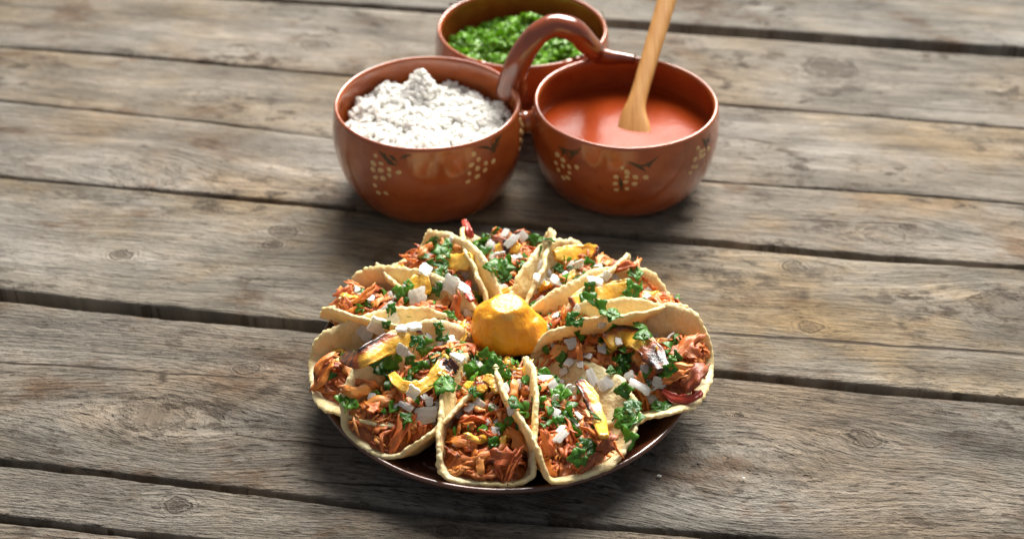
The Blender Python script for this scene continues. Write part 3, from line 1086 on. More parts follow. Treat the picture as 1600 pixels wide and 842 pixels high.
# ------------------------------------------------------------------ tacos
class Taco:
    def __init__(s, az, rc, R, w, tl, tr, fill=0.6, hump=0.012, roll=0.0, lift=0.0, shift=0.0, seed=0, bend=0.010, pitch=0.013, boff=0.0, flare=0.22):
        s.pitch, s.boff, s.flare = pitch, boff, flare
        s.az, s.rc, s.R, s.w, s.tl, s.tr = math.radians(az), rc, R, w, math.radians(tl), math.radians(tr)
        s.fill, s.hump, s.roll, s.lift, s.seed, s.bend = fill, hump, math.radians(roll), lift, seed, bend
        s.A = Vector((math.cos(s.az), math.sin(s.az), 0))
        s.N = Vector((-math.sin(s.az), math.cos(s.az), 0))
        s.C = PC + s.A * rc + s.N * shift
        s.prof = {}
        # unit cross-section tables for both sides
        for sd, th in ((1, s.tl), (-1, s.tr)):
            tab = [(0.0, 0.0)]
            yy = zz = 0.0
            n = 90
            for i in range(n):
                b = (i + 0.5) / n * 0.075
                f = smooth(w / 2 - s.bend, w / 2 + s.bend, b) * th
                # a soft outward flop towards the lip
                f -= 0.20 * smooth(w / 2 + 0.012, w / 2 + 0.05, b)
                yy += math.cos(f) * 0.075 / n
                zz += math.sin(f) * 0.075 / n
                tab.append((yy, zz))
            s.prof[sd] = tab

    def sect(s, b):
        sd = 1 if b >= 0 else -1
        t = min(abs(b) / 0.075 * 90, 89.999)
        i = int(t)
        p, q = s.prof[sd][i], s.prof[sd][i + 1]
        f = t - i
        y, z = p[0] + (q[0] - p[0]) * f, p[1] + (q[1] - p[1]) * f
        return y * sd, z

    def pt(s, a, b, h=0.0):
        """point at a along the fold and b across it, raised h"""
        y, z = s.sect(b)
        fl = 1 + s.flare * (a / s.R)              # opens a little towards the outer end
        y *= fl
        y, z = y * math.cos(s.roll) - z * math.sin(s.roll), y * math.sin(s.roll) + z * math.cos(s.roll)
        p = s.C + s.A * a + s.N * y
        r = (Vector((p.x, p.y, 0)) - PC).length
        p.z = plate_z(min(r, 0.2)) + 0.0018 + z + s.lift + h + s.pitch * max(0.0, 0.5 - 0.5 * a / s.R) ** 1.3
        wv = (0.0030 * nz(a * 32 + s.seed, b * 32, s.seed * 1.3) + 0.0016 * nz(a * 85 + s.seed, b * 85, s.seed * 2.3)) * smooth(0.0, 0.03, math.hypot(a, b))
        p += s.N * wv + Vector((0, 0, wv * 0.6))
        return p

    def tortilla(s):
        NR, NS = 26, 260
        top = []
        for i in range(NR + 1):
            t = i / NR
            for k in range(NS):
                th = 2 * pi * k / NS
                rr = s.R * (1 + 0.030 * nz(math.cos(th) * 1.4 + s.seed, math.sin(th) * 1.4, 5) + 0.018 * nz(math.cos(th) * 7 + s.seed, math.sin(th) * 7, 2) + 0.014 * nz(math.cos(th) * 18, math.sin(th) * 18 + s.seed, 8) + 0.008 * (0.5 + nz(th * 2, s.seed, 7)) * math.sin(th * 62 + 5 * nz(math.cos(th) * 5, math.sin(th) * 5, s.seed)))
                top.append((rr * t * math.cos(th), rr * t * math.sin(th) + s.boff * (1 - 0.0 * t), t, th))
        vs = []
        e = 0.0006
        N = []
        for (a, b, t, th) in top:
            p = s.pt(a, b)
            da = s.pt(a + e, b) - p
            db = s.pt(a, b + e) - p
            N.append(da.cross(db).normalized())
            vs.append(p)
        out = []
        for side in (1, -1):
            for v, n, (a, b, t, th) in zip(vs, N, top):
                thick = 0.0013 + 0.0005 * nz(a * 150 + s.seed, b * 150, 3) + 0.0004 * smooth(0.85, 0.97, t) * (1 + nz(th * 12, s.seed))
                out.append(v + n * (side * thick * (1 if t < 0.99 else 0.55)) + n * (0.0007 * nz(a * 90, b * 90, s.seed) + 0.0008 * smooth(0.80, 1.0, t) * math.sin(th * 62 + 1.3 + 5 * nz(math.cos(th) * 5, math.sin(th) * 5, s.seed)) * nz(th * 3, s.seed, 4)))
        fs = []
        M_ = len(top)
        for sd, off in ((0, 0), (1, M_)):
            for i in range(NR):
                for k in range(NS):
                    k2 = (k + 1) % NS
                    if i == 0:
                        q = (off, off + NS + k, off + NS + k2)
                    else:
                        q = (off + i * NS + k, off + (i + 1) * NS + k, off + (i + 1) * NS + k2, off + i * NS + k2)
                    fs.append(q if sd == 0 else q[::-1])
        o = NR * NS
        for k in range(NS):
            k2 = (k + 1) % NS
            fs.append((o + k, M_ + o + k, M_ + o + k2, o + k2))
        return out, fs

    def mound_pt(s, u, v, h=0.0):
        """u -1..1 along the fold, v -1..1 across the filling"""
        a = u * s.R * 0.93
        B = math.sqrt(max(s.R ** 2 - a * a, 0)) * s.fill
        B = max(B, 0.004)
        l, r = s.pt(a, B + s.boff), s.pt(a, -B + s.boff)
        p = l.lerp(r, (1 - v) / 2)
        f0 = s.pt(a, 0)
        flat = max(0.0, (l.z + r.z) / 2 - f0.z)
        p.z += (s.hump + 0.2 * flat) * (1 - v * v) * (1 - u ** 6) + h
        p.z += 0.004 * nz(p.x * 70, p.y * 70, s.seed) * (1 - v * v)
        return p

    def mound(s):
        NU, NV = 36, 18
        vs, fs = [], []
        for i in range(NU + 1):
            for k in range(NV + 1):
                vs.append(s.mound_pt(-1 + 2 * i / NU, -1 + 2 * k / NV, -0.0016))
        for i in range(NU):
            for k in range(NV):
                a = i * (NV + 1) + k
                fs.append((a, a + NV + 1, a + NV + 2, a + 1))
        return vs, fs


# az, rc, R, w, left, right  (left is the +N side: counter-clockwise seen from above)
SPEC = [
    ("front", dict(az=-94, rc=0.0635, R=0.0605, w=0.043, tl=86, tr=85, fill=0.58, hump=0.010, seed=1, shift=-0.004, flare=0.30, pitch=0.014),
     "middle taco at the plate's front edge, both sides upright, shredded meat facing the camera"),
    ("front right", dict(az=-64, rc=0.067, R=0.0605, w=0.036, tl=40, tr=86, fill=0.52, hump=0.012, seed=2, shift=-0.006, flare=0.30),
     "front right taco with one long yellow pineapple strip, its right side folded open"),
    ("right", dict(az=-14, rc=0.077, R=0.0615, w=0.036, tl=76, tr=20, fill=0.56, hump=0.012, seed=3, boff=0.006),
     "rightmost taco, lying open over the plate rim, topped with a curled blackened pineapple piece"),
    ("right back", dict(az=20, rc=0.071, R=0.061, w=0.026, tl=76, tr=76, fill=0.50, hump=0.010, seed=4, boff=-0.004, pitch=0.014),
     "taco behind the rightmost one, holding a straight pale yellow pineapple strip"),
    ("back right", dict(az=55, rc=0.068, R=0.061, w=0.027, tl=82, tr=76, fill=0.52, hump=0.010, seed=5, pitch=0.004, boff=-0.003),
     "back right taco with white diced onion and meat jutting out over the plate rim"),
    ("back", dict(az=89, rc=0.068, R=0.061, w=0.026, tl=80, tr=80, fill=0.50, hump=0.012, seed=6, flare=0.75, pitch=0.0),
     "farthest taco, seen end-on between two upright tortilla edges, red chili at its top left"),
    ("back left", dict(az=127, rc=0.068, R=0.061, w=0.027, tl=72, tr=80, fill=0.50, hump=0.010, seed=7, pitch=0.002, boff=-0.004),
     "taco at the back left with a smooth yellow pineapple wedge beside the upright tortilla edge"),
    ("left back", dict(az=157, rc=0.071, R=0.061, w=0.029, tl=70, tr=76, fill=0.54, hump=0.012, seed=8, pitch=0.008, boff=0.003),
     "taco behind the leftmost one with orange meat spilling past the plate's left rim"),
    ("left", dict(az=194, rc=0.0715, R=0.061, w=0.034, tl=24, tr=76, fill=0.54, hump=0.012, seed=9, boff=0.003, pitch=0.016),
     "leftmost taco, opened towards the camera, with a brown-edged pineapple slice and big onion squares"),
    ("front left", dict(az=229, rc=0.067, R=0.0605, w=0.030, tl=70, tr=74, fill=0.54, hump=0.010, seed=10, boff=-0.009, shift=-0.003),
     "front left taco, between the leftmost and middle front ones, with a charred yellow pineapple curl"),
]
roots = {}
tacos = {}
solid_v, solid_f = [], []      # everything the toppings can lie on


def add_solid(vs, fs):
    i0 = len(solid_v)
    solid_v.extend(vs)
    solid_f.extend([tuple(i0 + k for k in f) for f in fs])


# meat shred shapes shared by all tacos
MEAT = []
PBIT = []
for q in range(18):
    rnd = random.Random(100 + q)
    n = 9
    vs, fs = [], []
    Lh = rnd.uniform(0.006, 0.0145)
    strands = rnd.choice([1, 1, 1, 2, 2]) if q < 12 else rnd.choice([2, 3, 3])
    wd0 = rnd.uniform(0.0018, 0.0046) if strands == 1 else rnd.uniform(0.0016, 0.0030)
    th0 = rnd.uniform(0.0017, 0.0030)
    b1, b2 = rnd.uniform(-0.5, 0.5), rnd.uniform(0.0, 0.5)
    for st in range(strands):
        off = (st - (strands - 1) / 2) * wd0 * 0.62
        sh = rnd.uniform(-0.35, 0.35) * Lh
        ll = Lh * rnd.uniform(0.6, 1.1)
        dz = rnd.uniform(-0.0006, 0.0006)
        sp = []
        for i in range(n):
            t = -1 + 2 * i / (n - 1)
            fan = 1 + 0.35 * t * t * rnd.uniform(0.5, 1.2)
            sp.append(Vector((t * ll + sh, off * fan + b1 * Lh * t * t + 0.24 * Lh * nz(t * 1.7, q, st * 0.6), dz - b2 * Lh * t * t + 0.28 * Lh * nz(t * 1.9, q + 50, st * 0.5))))
        pw = [wd0 * (0.30 + 0.70 * (1 - abs(-1 + 2 * i / (n - 1)) ** 2.5)) * rnd.uniform(0.6, 1.4) for i in range(n)]
        pt_ = [th0 * (0.35 + 0.65 * (1 - abs(-1 + 2 * i / (n - 1)) ** 2.5)) * rnd.uniform(0.75, 1.25) for i in range(n)]
        v2, f2 = sweep(sp, Vector((0, 0, 1)), pw, pt_, 8, 0.8, 0.5, q * 1.9 + st)
        i0 = len(vs)
        vs += v2
        fs += [tuple(i0 + k for k in f) for f in f2]
    MEAT.append(mesh_of("meat_shred", vs, fs, True, M['meat']))
for q in range(12):          # torn, curled flaps of meat
    rnd = random.Random(300 + q)
    nu, nv = 11, 7
    L_, W_ = rnd.uniform(0.0065, 0.0120), rnd.uniform(0.0020, 0.0044)
    c1, c2 = rnd.uniform(-70, 70), rnd.uniform(-130, 130)
    vs, fs = [], []
    for side in (1, -1):
        for i in range(nu):
            for j in range(nv):
                u, v = -1 + 2 * i / (nu - 1), -1 + 2 * j / (nv - 1)
                x_ = u * L_ * (1 + 0.35 * nz(v * 2.6, q, 1.5))
                y_ = v * W_ * (1 + 0.75 * nz(u * 2.4 + 7, q, v * 0.5)) * (1 - 0.35 * u * u) + 0.002 * nz(u * 1.5, q, 9)
                z_ = c1 * x_ * x_ * 0.6 + c2 * y_ * y_ + 0.0022 * nz(u * 1.6, v * 1.6, q * 2.1) + 0.0007 * nz(u * 2, v * 6, q)
                e = (1 - abs(u) ** 4) * (1 - abs(v) ** 4)
                vs.append(Vector((x_, y_, z_ + side * (0.00025 + 0.0012 * e))))
    o_ = nu * nv
    for i in range(nu - 1):
        for j in range(nv - 1):
            k = i * nv + j
            fs.append((k, k + nv, k + nv + 1, k + 1))
            fs.append((o_ + k, o_ + k + 1, o_ + k + nv + 1, o_ + k + nv))
    rim_ = [i * nv for i in range(nu)] + [(nu - 1) * nv + j for j in range(1, nv)] + [i * nv + nv - 1 for i in range(nu - 2, -1, -1)] + [j for j in range(nv - 2, 0, -1)]
    for a_, b_ in zip(rim_, rim_[1:] + rim_[:1]):
        fs.append((a_, o_ + a_, o_ + b_, b_))
    MEAT.append(mesh_of("meat_shred", vs, fs, True, M['meat']))
    if q < 4:
        PBIT.append(mesh_of("pineapple_bit", vs, fs, True, M['pine']))
ONION = []
for q in range(10):          # cut squares of an onion layer: curved, sharp-cornered, uneven
    rnd = random.Random(200 + q)
    el = rnd.uniform(0.9, 1.25) if q < 8 else 1.7
    sk = rnd.uniform(-0.25, 0.25)
    ring = []
    for k in range(20):
        a = 2 * pi * k / 20
        r_ = 0.0038 / (abs(math.cos(a)) ** 8 + abs(math.sin(a)) ** 8) ** 0.125 * (1 + 0.34 * nz(math.cos(a) * 1.8, math.sin(a) * 1.4, q * 3.3))
        x_, y_ = r_ * math.cos(a) * el, r_ * math.sin(a) / el ** 0.5
        ring.append((x_ + sk * y_, y_))
    th0 = rnd.uniform(0.0006, 0.0013)
    kc = rnd.uniform(20, 60)
    n = len(ring)

    def layer(f, zo):
        return [Vector((x_ * f, y_ * f, zo - kc * y_ * y_ * f * f - 0.4 * kc * x_ * x_ * f * f)) for x_, y_ in ring]
    vs = [Vector((0, 0, th0))] + layer(0.6, th0) + layer(0.97, th0) + layer(1.0, th0 * 0.8) + layer(1.0, -th0 * 0.8) + layer(0.97, -th0) + layer(0.6, -th0) + [Vector((0, 0, -th0))]
    fs = []
    for k in range(n):
        k2 = (k + 1) % n
        fs.append((0, 1 + k, 1 + k2))
        for L_ in range(5):
            fs.append((1 + L_ * n + k, 1 + (L_ + 1) * n + k, 1 + (L_ + 1) * n + k2, 1 + L_ * n + k2))
        fs.append((1 + 5 * n + k, 1 + 6 * n, 1 + 5 * n + k2))
    ONION.append(mesh_of("onion_dice", vs, fs, False, M['onion']))
LEAF = []
for q in range(10):
    vs, fs = leaf_mesh(random.uniform(0.0045, 0.0088), 3 + (q % 2), random.uniform(0.2, 0.5), q + 0.37, q % 4 != 3)
    LEAF.append(mesh_of("cilantro_sprig", vs, fs, True, M['cilantro']))


def me_world(me, M4):
    return [M4 @ v.co for v in me.vertices], [tuple(p.vertices) for p in me.polygons]


def clear_plate(me, loc, q, sc):
    """lift a piece until no corner of it dips into the plate"""
    R = q.to_matrix()
    low = 0.0
    for v in me.vertices:
        p = loc + R @ (v.co * sc)
        r = math.hypot(p.x - PC.x, p.y - PC.y)
        if r < 0.140:
            low = max(low, plate_z(r) + 0.0022 - p.z)
    return loc + Vector((0, 0, low))


def quat_on(n, spin, tilt=0.0):
    """local Z along n, turned by spin"""
    q = n.to_track_quat('Z', 'Y')
    from mathutils import Quaternion
    return q @ Quaternion((0, 0, 1), spin) @ Quaternion((1, 0, 0), tilt)


for key, sp, label in SPEC:
    t = Taco(**sp)
    tacos[key] = t
    root = bpy.data.objects.new("taco", None)
    COL.objects.link(root)
    root.location = t.pt(0, 0)
    tag(root, label, "taco", "tacos in a ring on the plate")
    roots[key] = root
    rl = root.location.copy()
    vs, fs = t.tortilla()
    obj("tortilla", mesh_of("tortilla", [v - rl for v in vs], fs, True, M['tortilla']), root)
    add_solid(vs, fs)
    vs, fs = t.mound()
    o = obj("meat_filling", mesh_of("meat_filling", [v - rl for v in vs], fs, True, M['mass']), root)
    o["kind"] = "stuff"
    add_solid(vs, fs)
    # loose shreds all over the filling
    for i in range(118):
        u = random.uniform(-0.92, 0.95)
        v = random.uniform(-0.86, 0.86)
        e = 0.01
        p = t.mound_pt(u, v)
        n = (t.mound_pt(u + e, v) - p).cross(t.mound_pt(u, v + e) - p)
        if n.z < 0:
            n = -n
        n = (n.normalized() + Vector((random.uniform(-0.45, 0.45), random.uniform(-0.45, 0.45), 0.15))).normalized()
        me = random.choice(MEAT[:18]) if random.random() < 0.6 else random.choice(MEAT[18:])
        s = random.uniform(0.6, 1.1)
        q = quat_on(n, random.uniform(0, 6.28), random.uniform(-0.35, 0.35))
        loc = clear_plate(me, p + n * random.uniform(0.0002, 0.0026), q, s * 1.1)
        o = obj("meat_shred", me, root, loc - rl, q, (s, s * random.uniform(0.8, 1.2), s))
        add_solid(*me_world(me, Matrix.Translation(loc) @ q.to_matrix().to_4x4() @ Matrix.Scale(s, 4)))


FLAKE = [mesh_of("cilantro_piece", v_, f_, True, M['cilantro']) for v_, f_ in flakes]
for key, sp, label in SPEC:
    t = tacos[key]
    rl = roots[key].location
    for i in range(40):
        u, v = random.uniform(-0.85, 0.7), random.uniform(-0.8, 0.8)
        p = t.mound_pt(u, v)
        n = Vector((random.uniform(-.6, .6), random.uniform(-.8, .3), 1)).normalized()
        q = quat_on(n, random.uniform(0, 6.28), random.uniform(-0.5, 0.5))
        if i < 9:
            me, sc, nm = random.choice(ONION), random.uniform(0.45, 0.8), "onion_dice"
        else:
            me, sc, nm = random.choice(FLAKE), random.uniform(0.6, 1.0), "cilantro_piece"
        if i in (9, 10, 11):
            me, sc, nm = random.choice(PBIT), random.uniform(0.7, 1.1), "pineapple_bit"
        obj(nm, me, roots[key], p + n * random.uniform(0.0025, 0.005) - rl, q, (sc, sc, sc))


class Pick:
    """finds what lies under a point of the photograph"""
    def __init__(s):
        s.refresh()

    def refresh(s):
        s.t = BVHTree.FromPolygons(solid_v, solid_f)

    def at(s, px, py):
        h, n, i, d = s.t.ray_cast(CAM, ray(px, py))
        if h is None or (h - PC).length > 0.2:
            return None, None
        if n.dot(ray(px, py)) > 0:
            n = -n
        return h, n


pick = Pick()


def drop(name, key, px, py, me, size=1.0, lift=0.002, up_bias=0.7, spin=None, tilt=None):
    h, n = pick.at(px, py)
    if h is None:
        return None
    n = (n + Vector((0, -0.35, 1)) * up_bias + Vector((random.uniform(-.3, .3), random.uniform(-.3, .3), 0))).normalized()
    q = quat_on(n, random.uniform(0, 6.28) if spin is None else spin, random.uniform(-0.3, 0.3) if tilt is None else tilt)
    rl = roots[key].location
    at_ = clear_plate(me, h + n * lift, q, size)
    o = obj(name, me, roots[key], at_ - rl, q, (size, size, size))
    add_solid(*me_world(me, Matrix.Translation(at_) @ q.to_matrix().to_4x4() @ Matrix.Scale(size, 4)))
    return o


# bigger meat pieces that stick out: (taco, px, py, size, spin)
BIG = [("left back", 535, 458, 1.1, 0.2), ("left back", 556, 452, 1.2, 0.8), ("left back", 560, 470, 1.3, 0.3), ("left back", 545, 480, 1.1, 2.0), ("left back", 580, 462, 1.2, 1.2),
       ("left back", 695, 475, 1.5, 0.4), ("left back", 712, 490, 1.3, 1.4), ("left back", 722, 500, 1.0, 0.2),
       ("back right", 945, 388, 1.6, 0.2), ("back right", 968, 383, 1.5, 0.1), ("back right", 985, 384, 1.1, 0.5),
       ("right back", 975, 420, 1.5, 0.3), ("right back", 990, 425, 1.2, 0.9), ("right back", 1075, 474, 1.4, 0.1), ("right back", 1010, 450, 1.3, 2.2), ("right back", 880, 495, 1.4, 1.2),
       ("right", 1070, 545, 1.4, 0.3), ("right", 1075, 552, 1.5, 0.1), ("right", 1068, 578, 1.9, 0.2), ("right", 1088, 590, 1.7, 1.2), ("right", 1055, 592, 1.6, 0.6), ("right", 940, 555, 1.5, 0.7),
       ("right", 1000, 600, 1.3, 0.4),
       ("front right", 880, 548, 1.3, 0.5), ("front right", 905, 552, 1.2, 1.6), ("front right", 925, 725, 1.5, 0.5), ("front right", 860, 690, 1.3, 2.3), ("front right", 945, 690, 1.3, 0.9),
       ("front", 760, 715, 1.9, 0.1), ("front", 790, 718, 1.6, -0.1), ("front", 735, 705, 1.5, 0.2), ("front", 805, 690, 1.3, 1.5), ("front", 740, 660, 1.4, 0.9), ("front", 775, 630, 1.5, 0.5), ("front", 800, 610, 1.2, 0.3),
       ("front left", 628, 680, 1.7, 0.6), ("front left", 655, 675, 1.4, 1.0), ("front left", 625, 605, 1.4, 1.4), ("front left", 690, 585, 1.2, 0.6),
       ("left", 545, 585, 1.5, 0.6), ("left", 570, 600, 1.4, 2.4), ("left", 555, 610, 1.3, 2.6), ("left", 525, 575, 1.1, 0.1),
       ("back", 820, 356, 1.4, 0.1), ("back", 795, 352, 1.2, 0.4), ("back", 755, 368, 1.1, 0.6), ("back left", 660, 395, 1.2, 0.3), ("back left", 705, 385, 1.2, 0.1)]
for key, px, py, s, sp_ in BIG:
    drop("meat_shred", key, px, py, MEAT[random.choice([12, 16] + list(range(18, 30)))], s * 0.85, 0.003, 0.5, sp_)
pick.refresh()


def strip(key, pts, width, thick, char, lift=0.004, name="pineapple_strip", mat='pine', arch=0.0, flip=0.0):
    """a bent slice laid along picture points; char = list of (from, to, side) burnt stretches"""
    rl = roots[key].location
    raw = []
    for px, py in pts:
        h, n = pick.at(px, py)
        if h is None:
            h, n = P(px, py, 0.045), Vector((0, 0, 1))
        raw.append(h)
    # smooth heights so the slice stays one clean bend
    zs = [p.z for p in raw]
    zl = max(zs) * 0.5 + sum(zs) / len(zs) * 0.5
    q = []
    for (px, py), z0 in zip(pts, zs):
        zz = 0.45 * z0 + 0.55 * zl + lift
        q.append(tuple(P(px, py, zz)))
    n = 26
    sp = [Vector(v) for v in catmull(q, n)]
    for i in range(n + 1):
        t = i / n
        sp[i].z += arch * math.sin(pi * t)
    wd = [width * (1.0 + 0.0 * i) * (0.45 + 0.55 * math.sin(pi * min(1, max(0, 0.06 + 0.88 * i / n))) ** 0.6) * (1 + 0.30 * nz(i * 0.33, px)) for i in range(n + 1)]
    th = [thick * 0.72 * (1 + 0.15 * nz(i * 0.4 + 30, px)) for i in range(n + 1)]
    upv = Vector((0.1, -0.6 + flip, 0.8)).normalized()
    NS = 22
    vs, fs = sweep(sp, upv, wd, th, NS, 0.65, 0.22, px * 0.01)
    for i in range(n + 1):          # grooves of the fruit's fibres
        for k in range(NS):
            vs[i * NS + k] = vs[i * NS + k] + upv * (0.0011 * nz(k * 1.7, px, i * 0.07) + 0.0006 * nz(k * 0.9, px + 5, i * 0.5))
    me = mesh_of(name, [v - rl for v in vs], fs, True, M[mat])
    at = me.attributes.new("char", 'FLOAT', 'POINT')
    for i in range(n + 1):
        for k in range(NS):
            t = i / n
            c = 0.0
            for a, b, sd in char:
                m_ = smooth(a - 0.10, a + 0.06, t) * smooth(b + 0.10, b - 0.06, t)
                sdv = 1.0 if sd == 0 else smooth(-0.3, 0.7, math.cos(2 * pi * k / NS) * sd)
                c = max(c, m_ * sdv)
            at.data[i * NS + k].value = c
    o = obj(name, me, roots[key])
    add_solid(vs, fs)
    return o


strip("left", [(537, 556), (562, 560), (600, 540), (640, 528), (658, 519)], 0.0135, 0.0042, [(-0.2, 0.22, 0), (0.15, 0.6, -1), (0.9, 1.1, 0)], 0.006)
strip("front left", [(612, 585), (628, 602), (652, 606), (672, 595), (686, 575), (697, 562)], 0.0085, 0.004, [(0.88, 1.2, 0)], 0.005)
strip("front left", [(690, 590), (702, 575), (712, 566)], 0.011, 0.0045, [(0.3, 1.2, 0)], 0.004)
strip("front", [(728, 600), (742, 605), (760, 603)], 0.0075, 0.0035, [(0.4, 1.1, -1)], 0.004)
strip("front", [(757, 590), (772, 598), (780, 612)], 0.008, 0.0035, [], 0.005)
strip("front right", [(905, 595), (920, 615), (932, 645), (944, 682)], 0.0095, 0.0042, [(0.05, 0.75, 1), (-0.1, 0.1, 0)], 0.006)
strip("right", [(948, 534), (972, 524), (1000, 532), (1022, 556), (1036, 578)], 0.0150, 0.0042, [(0.0, 0.55, -1), (0.62, 1.2, 0)], 0.007)
strip("right back", [(893, 474), (920, 466), (955, 455), (986, 446)], 0.0135, 0.0045, [(-0.2, 0.03, 0)], 0.006)
strip("back right", [(866, 398), (890, 396), (912, 394), (934, 393)], 0.0125, 0.0042, [(0.95, 1.2, 0)], 0.006)
strip("back left", [(680, 410), (700, 411), (720, 410), (738, 404)], 0.0125, 0.0050, [], 0.006)
strip("left back", [(640, 440), (655, 446), (672, 442)], 0.015, 0.004, [], 0.004)
strip("back", [(775, 392), (795, 385), (812, 390)], 0.0100, 0.004, [(0.3, 0.6, 0)], 0.005)
strip("back", [(737, 372), (731, 358), (725, 345)], 0.0055, 0.003, [], 0.004, "chili_strip", 'chili')
strip("left back", [(733, 440), (730, 455), (738, 470)], 0.0055, 0.003, [], 0.005, "chili_strip", 'chili')
strip("right", [(1035, 610), (1055, 622), (1080, 622), (1096, 612)], 0.0060, 0.003, [], 0.005, "chili_strip", 'chili')
pick.refresh()

# onion dice: (taco, px, py, size)
ON = [("left", 572, 515, 2.0), ("left", 590, 508, 1.9), ("left", 612, 502, 2.1), ("left", 628, 515, 1.5), ("left", 648, 512, 1.5), ("left", 668, 528, 1.4), ("left", 702, 532, 1.6), ("left", 688, 540, 1.3), ("left", 627, 546, 1.3), ("left", 640, 556, 1.2),
      ("front left", 645, 612, 1.5), ("front left", 665, 648, 2.0), ("front left", 635, 636, 1.7), ("front left", 660, 620, 1.4), ("front left", 716, 560, 1.8), ("front left", 684, 632, 1.2), ("front left", 676, 660, 1.2),
      ("front", 716, 642, 1.5), ("front", 734, 638, 1.5), ("front", 748, 632, 1.3), ("front", 788, 606, 1.2), ("front", 800, 640, 1.1), ("front", 778, 664, 1.1), ("front", 812, 602, 1.1), ("front", 806, 586, 1.0),
      ("front right", 893, 538, 1.3), ("front right", 890, 567, 1.5), ("front right", 881, 582, 1.3), ("front right", 946, 600, 2.1), ("front right", 863, 628, 1.5), ("front right", 884, 612, 1.5), ("front right", 876, 600, 1.1), ("front right", 908, 570, 1.0), ("front right", 876, 683, 1.2), ("front right", 925, 590, 1.2), ("front right", 868, 646, 1.1),
      ("right", 985, 588, 1.5), ("right", 1000, 604, 1.6), ("right", 1016, 622, 1.5), ("right", 1022, 526, 1.3), ("right", 1008, 578, 1.2), ("right", 1030, 598, 1.3), ("right", 965, 535, 1.2), ("right", 940, 545, 1.2),
      ("right back", 945, 430, 1.7), ("right back", 930, 440, 1.4), ("right back", 960, 435, 1.2), ("right back", 900, 482, 1.0), ("right back", 940, 506, 1.1), ("right back", 1012, 455, 1.1),
      ("back right", 845, 420, 1.8), ("back right", 858, 432, 1.8), ("back right", 870, 440, 1.5), ("back right", 893, 418, 1.7), ("back right", 850, 445, 1.4), ("back right", 880, 430, 1.5), ("back right", 838, 435, 1.4), ("back right", 905, 412, 1.2), ("back right", 926, 380, 1.3),
      ("back", 766, 384, 1.6), ("back", 800, 378, 1.8), ("back", 784, 398, 1.6), ("back", 805, 402, 1.5), ("back", 772, 404, 1.3), ("back", 790, 366, 1.2), ("back", 815, 370, 1.3),
      ("back left", 665, 424, 1.9), ("back left", 682, 398, 1.2), ("back left", 715, 425, 1.4), ("back left", 728, 432, 1.3), ("back left", 705, 377, 1.2), ("back left", 742, 378, 1.3),
      ("left back", 652, 464, 2.1), ("left back", 705, 444, 2.1), ("left back", 718, 450, 1.7), ("left back", 583, 468, 1.5), ("left back", 690, 448, 1.3), ("left back", 558, 455, 1.1), ("left back", 630, 455, 1.2), ("left back", 604, 482, 1.4)]
for key, px, py, s in ON:
    drop("onion_dice", key, px, py, random.choice(ONION), s * 0.66 * random.uniform(0.75, 1.2), 0.0014, 0.5)
pick.refresh()

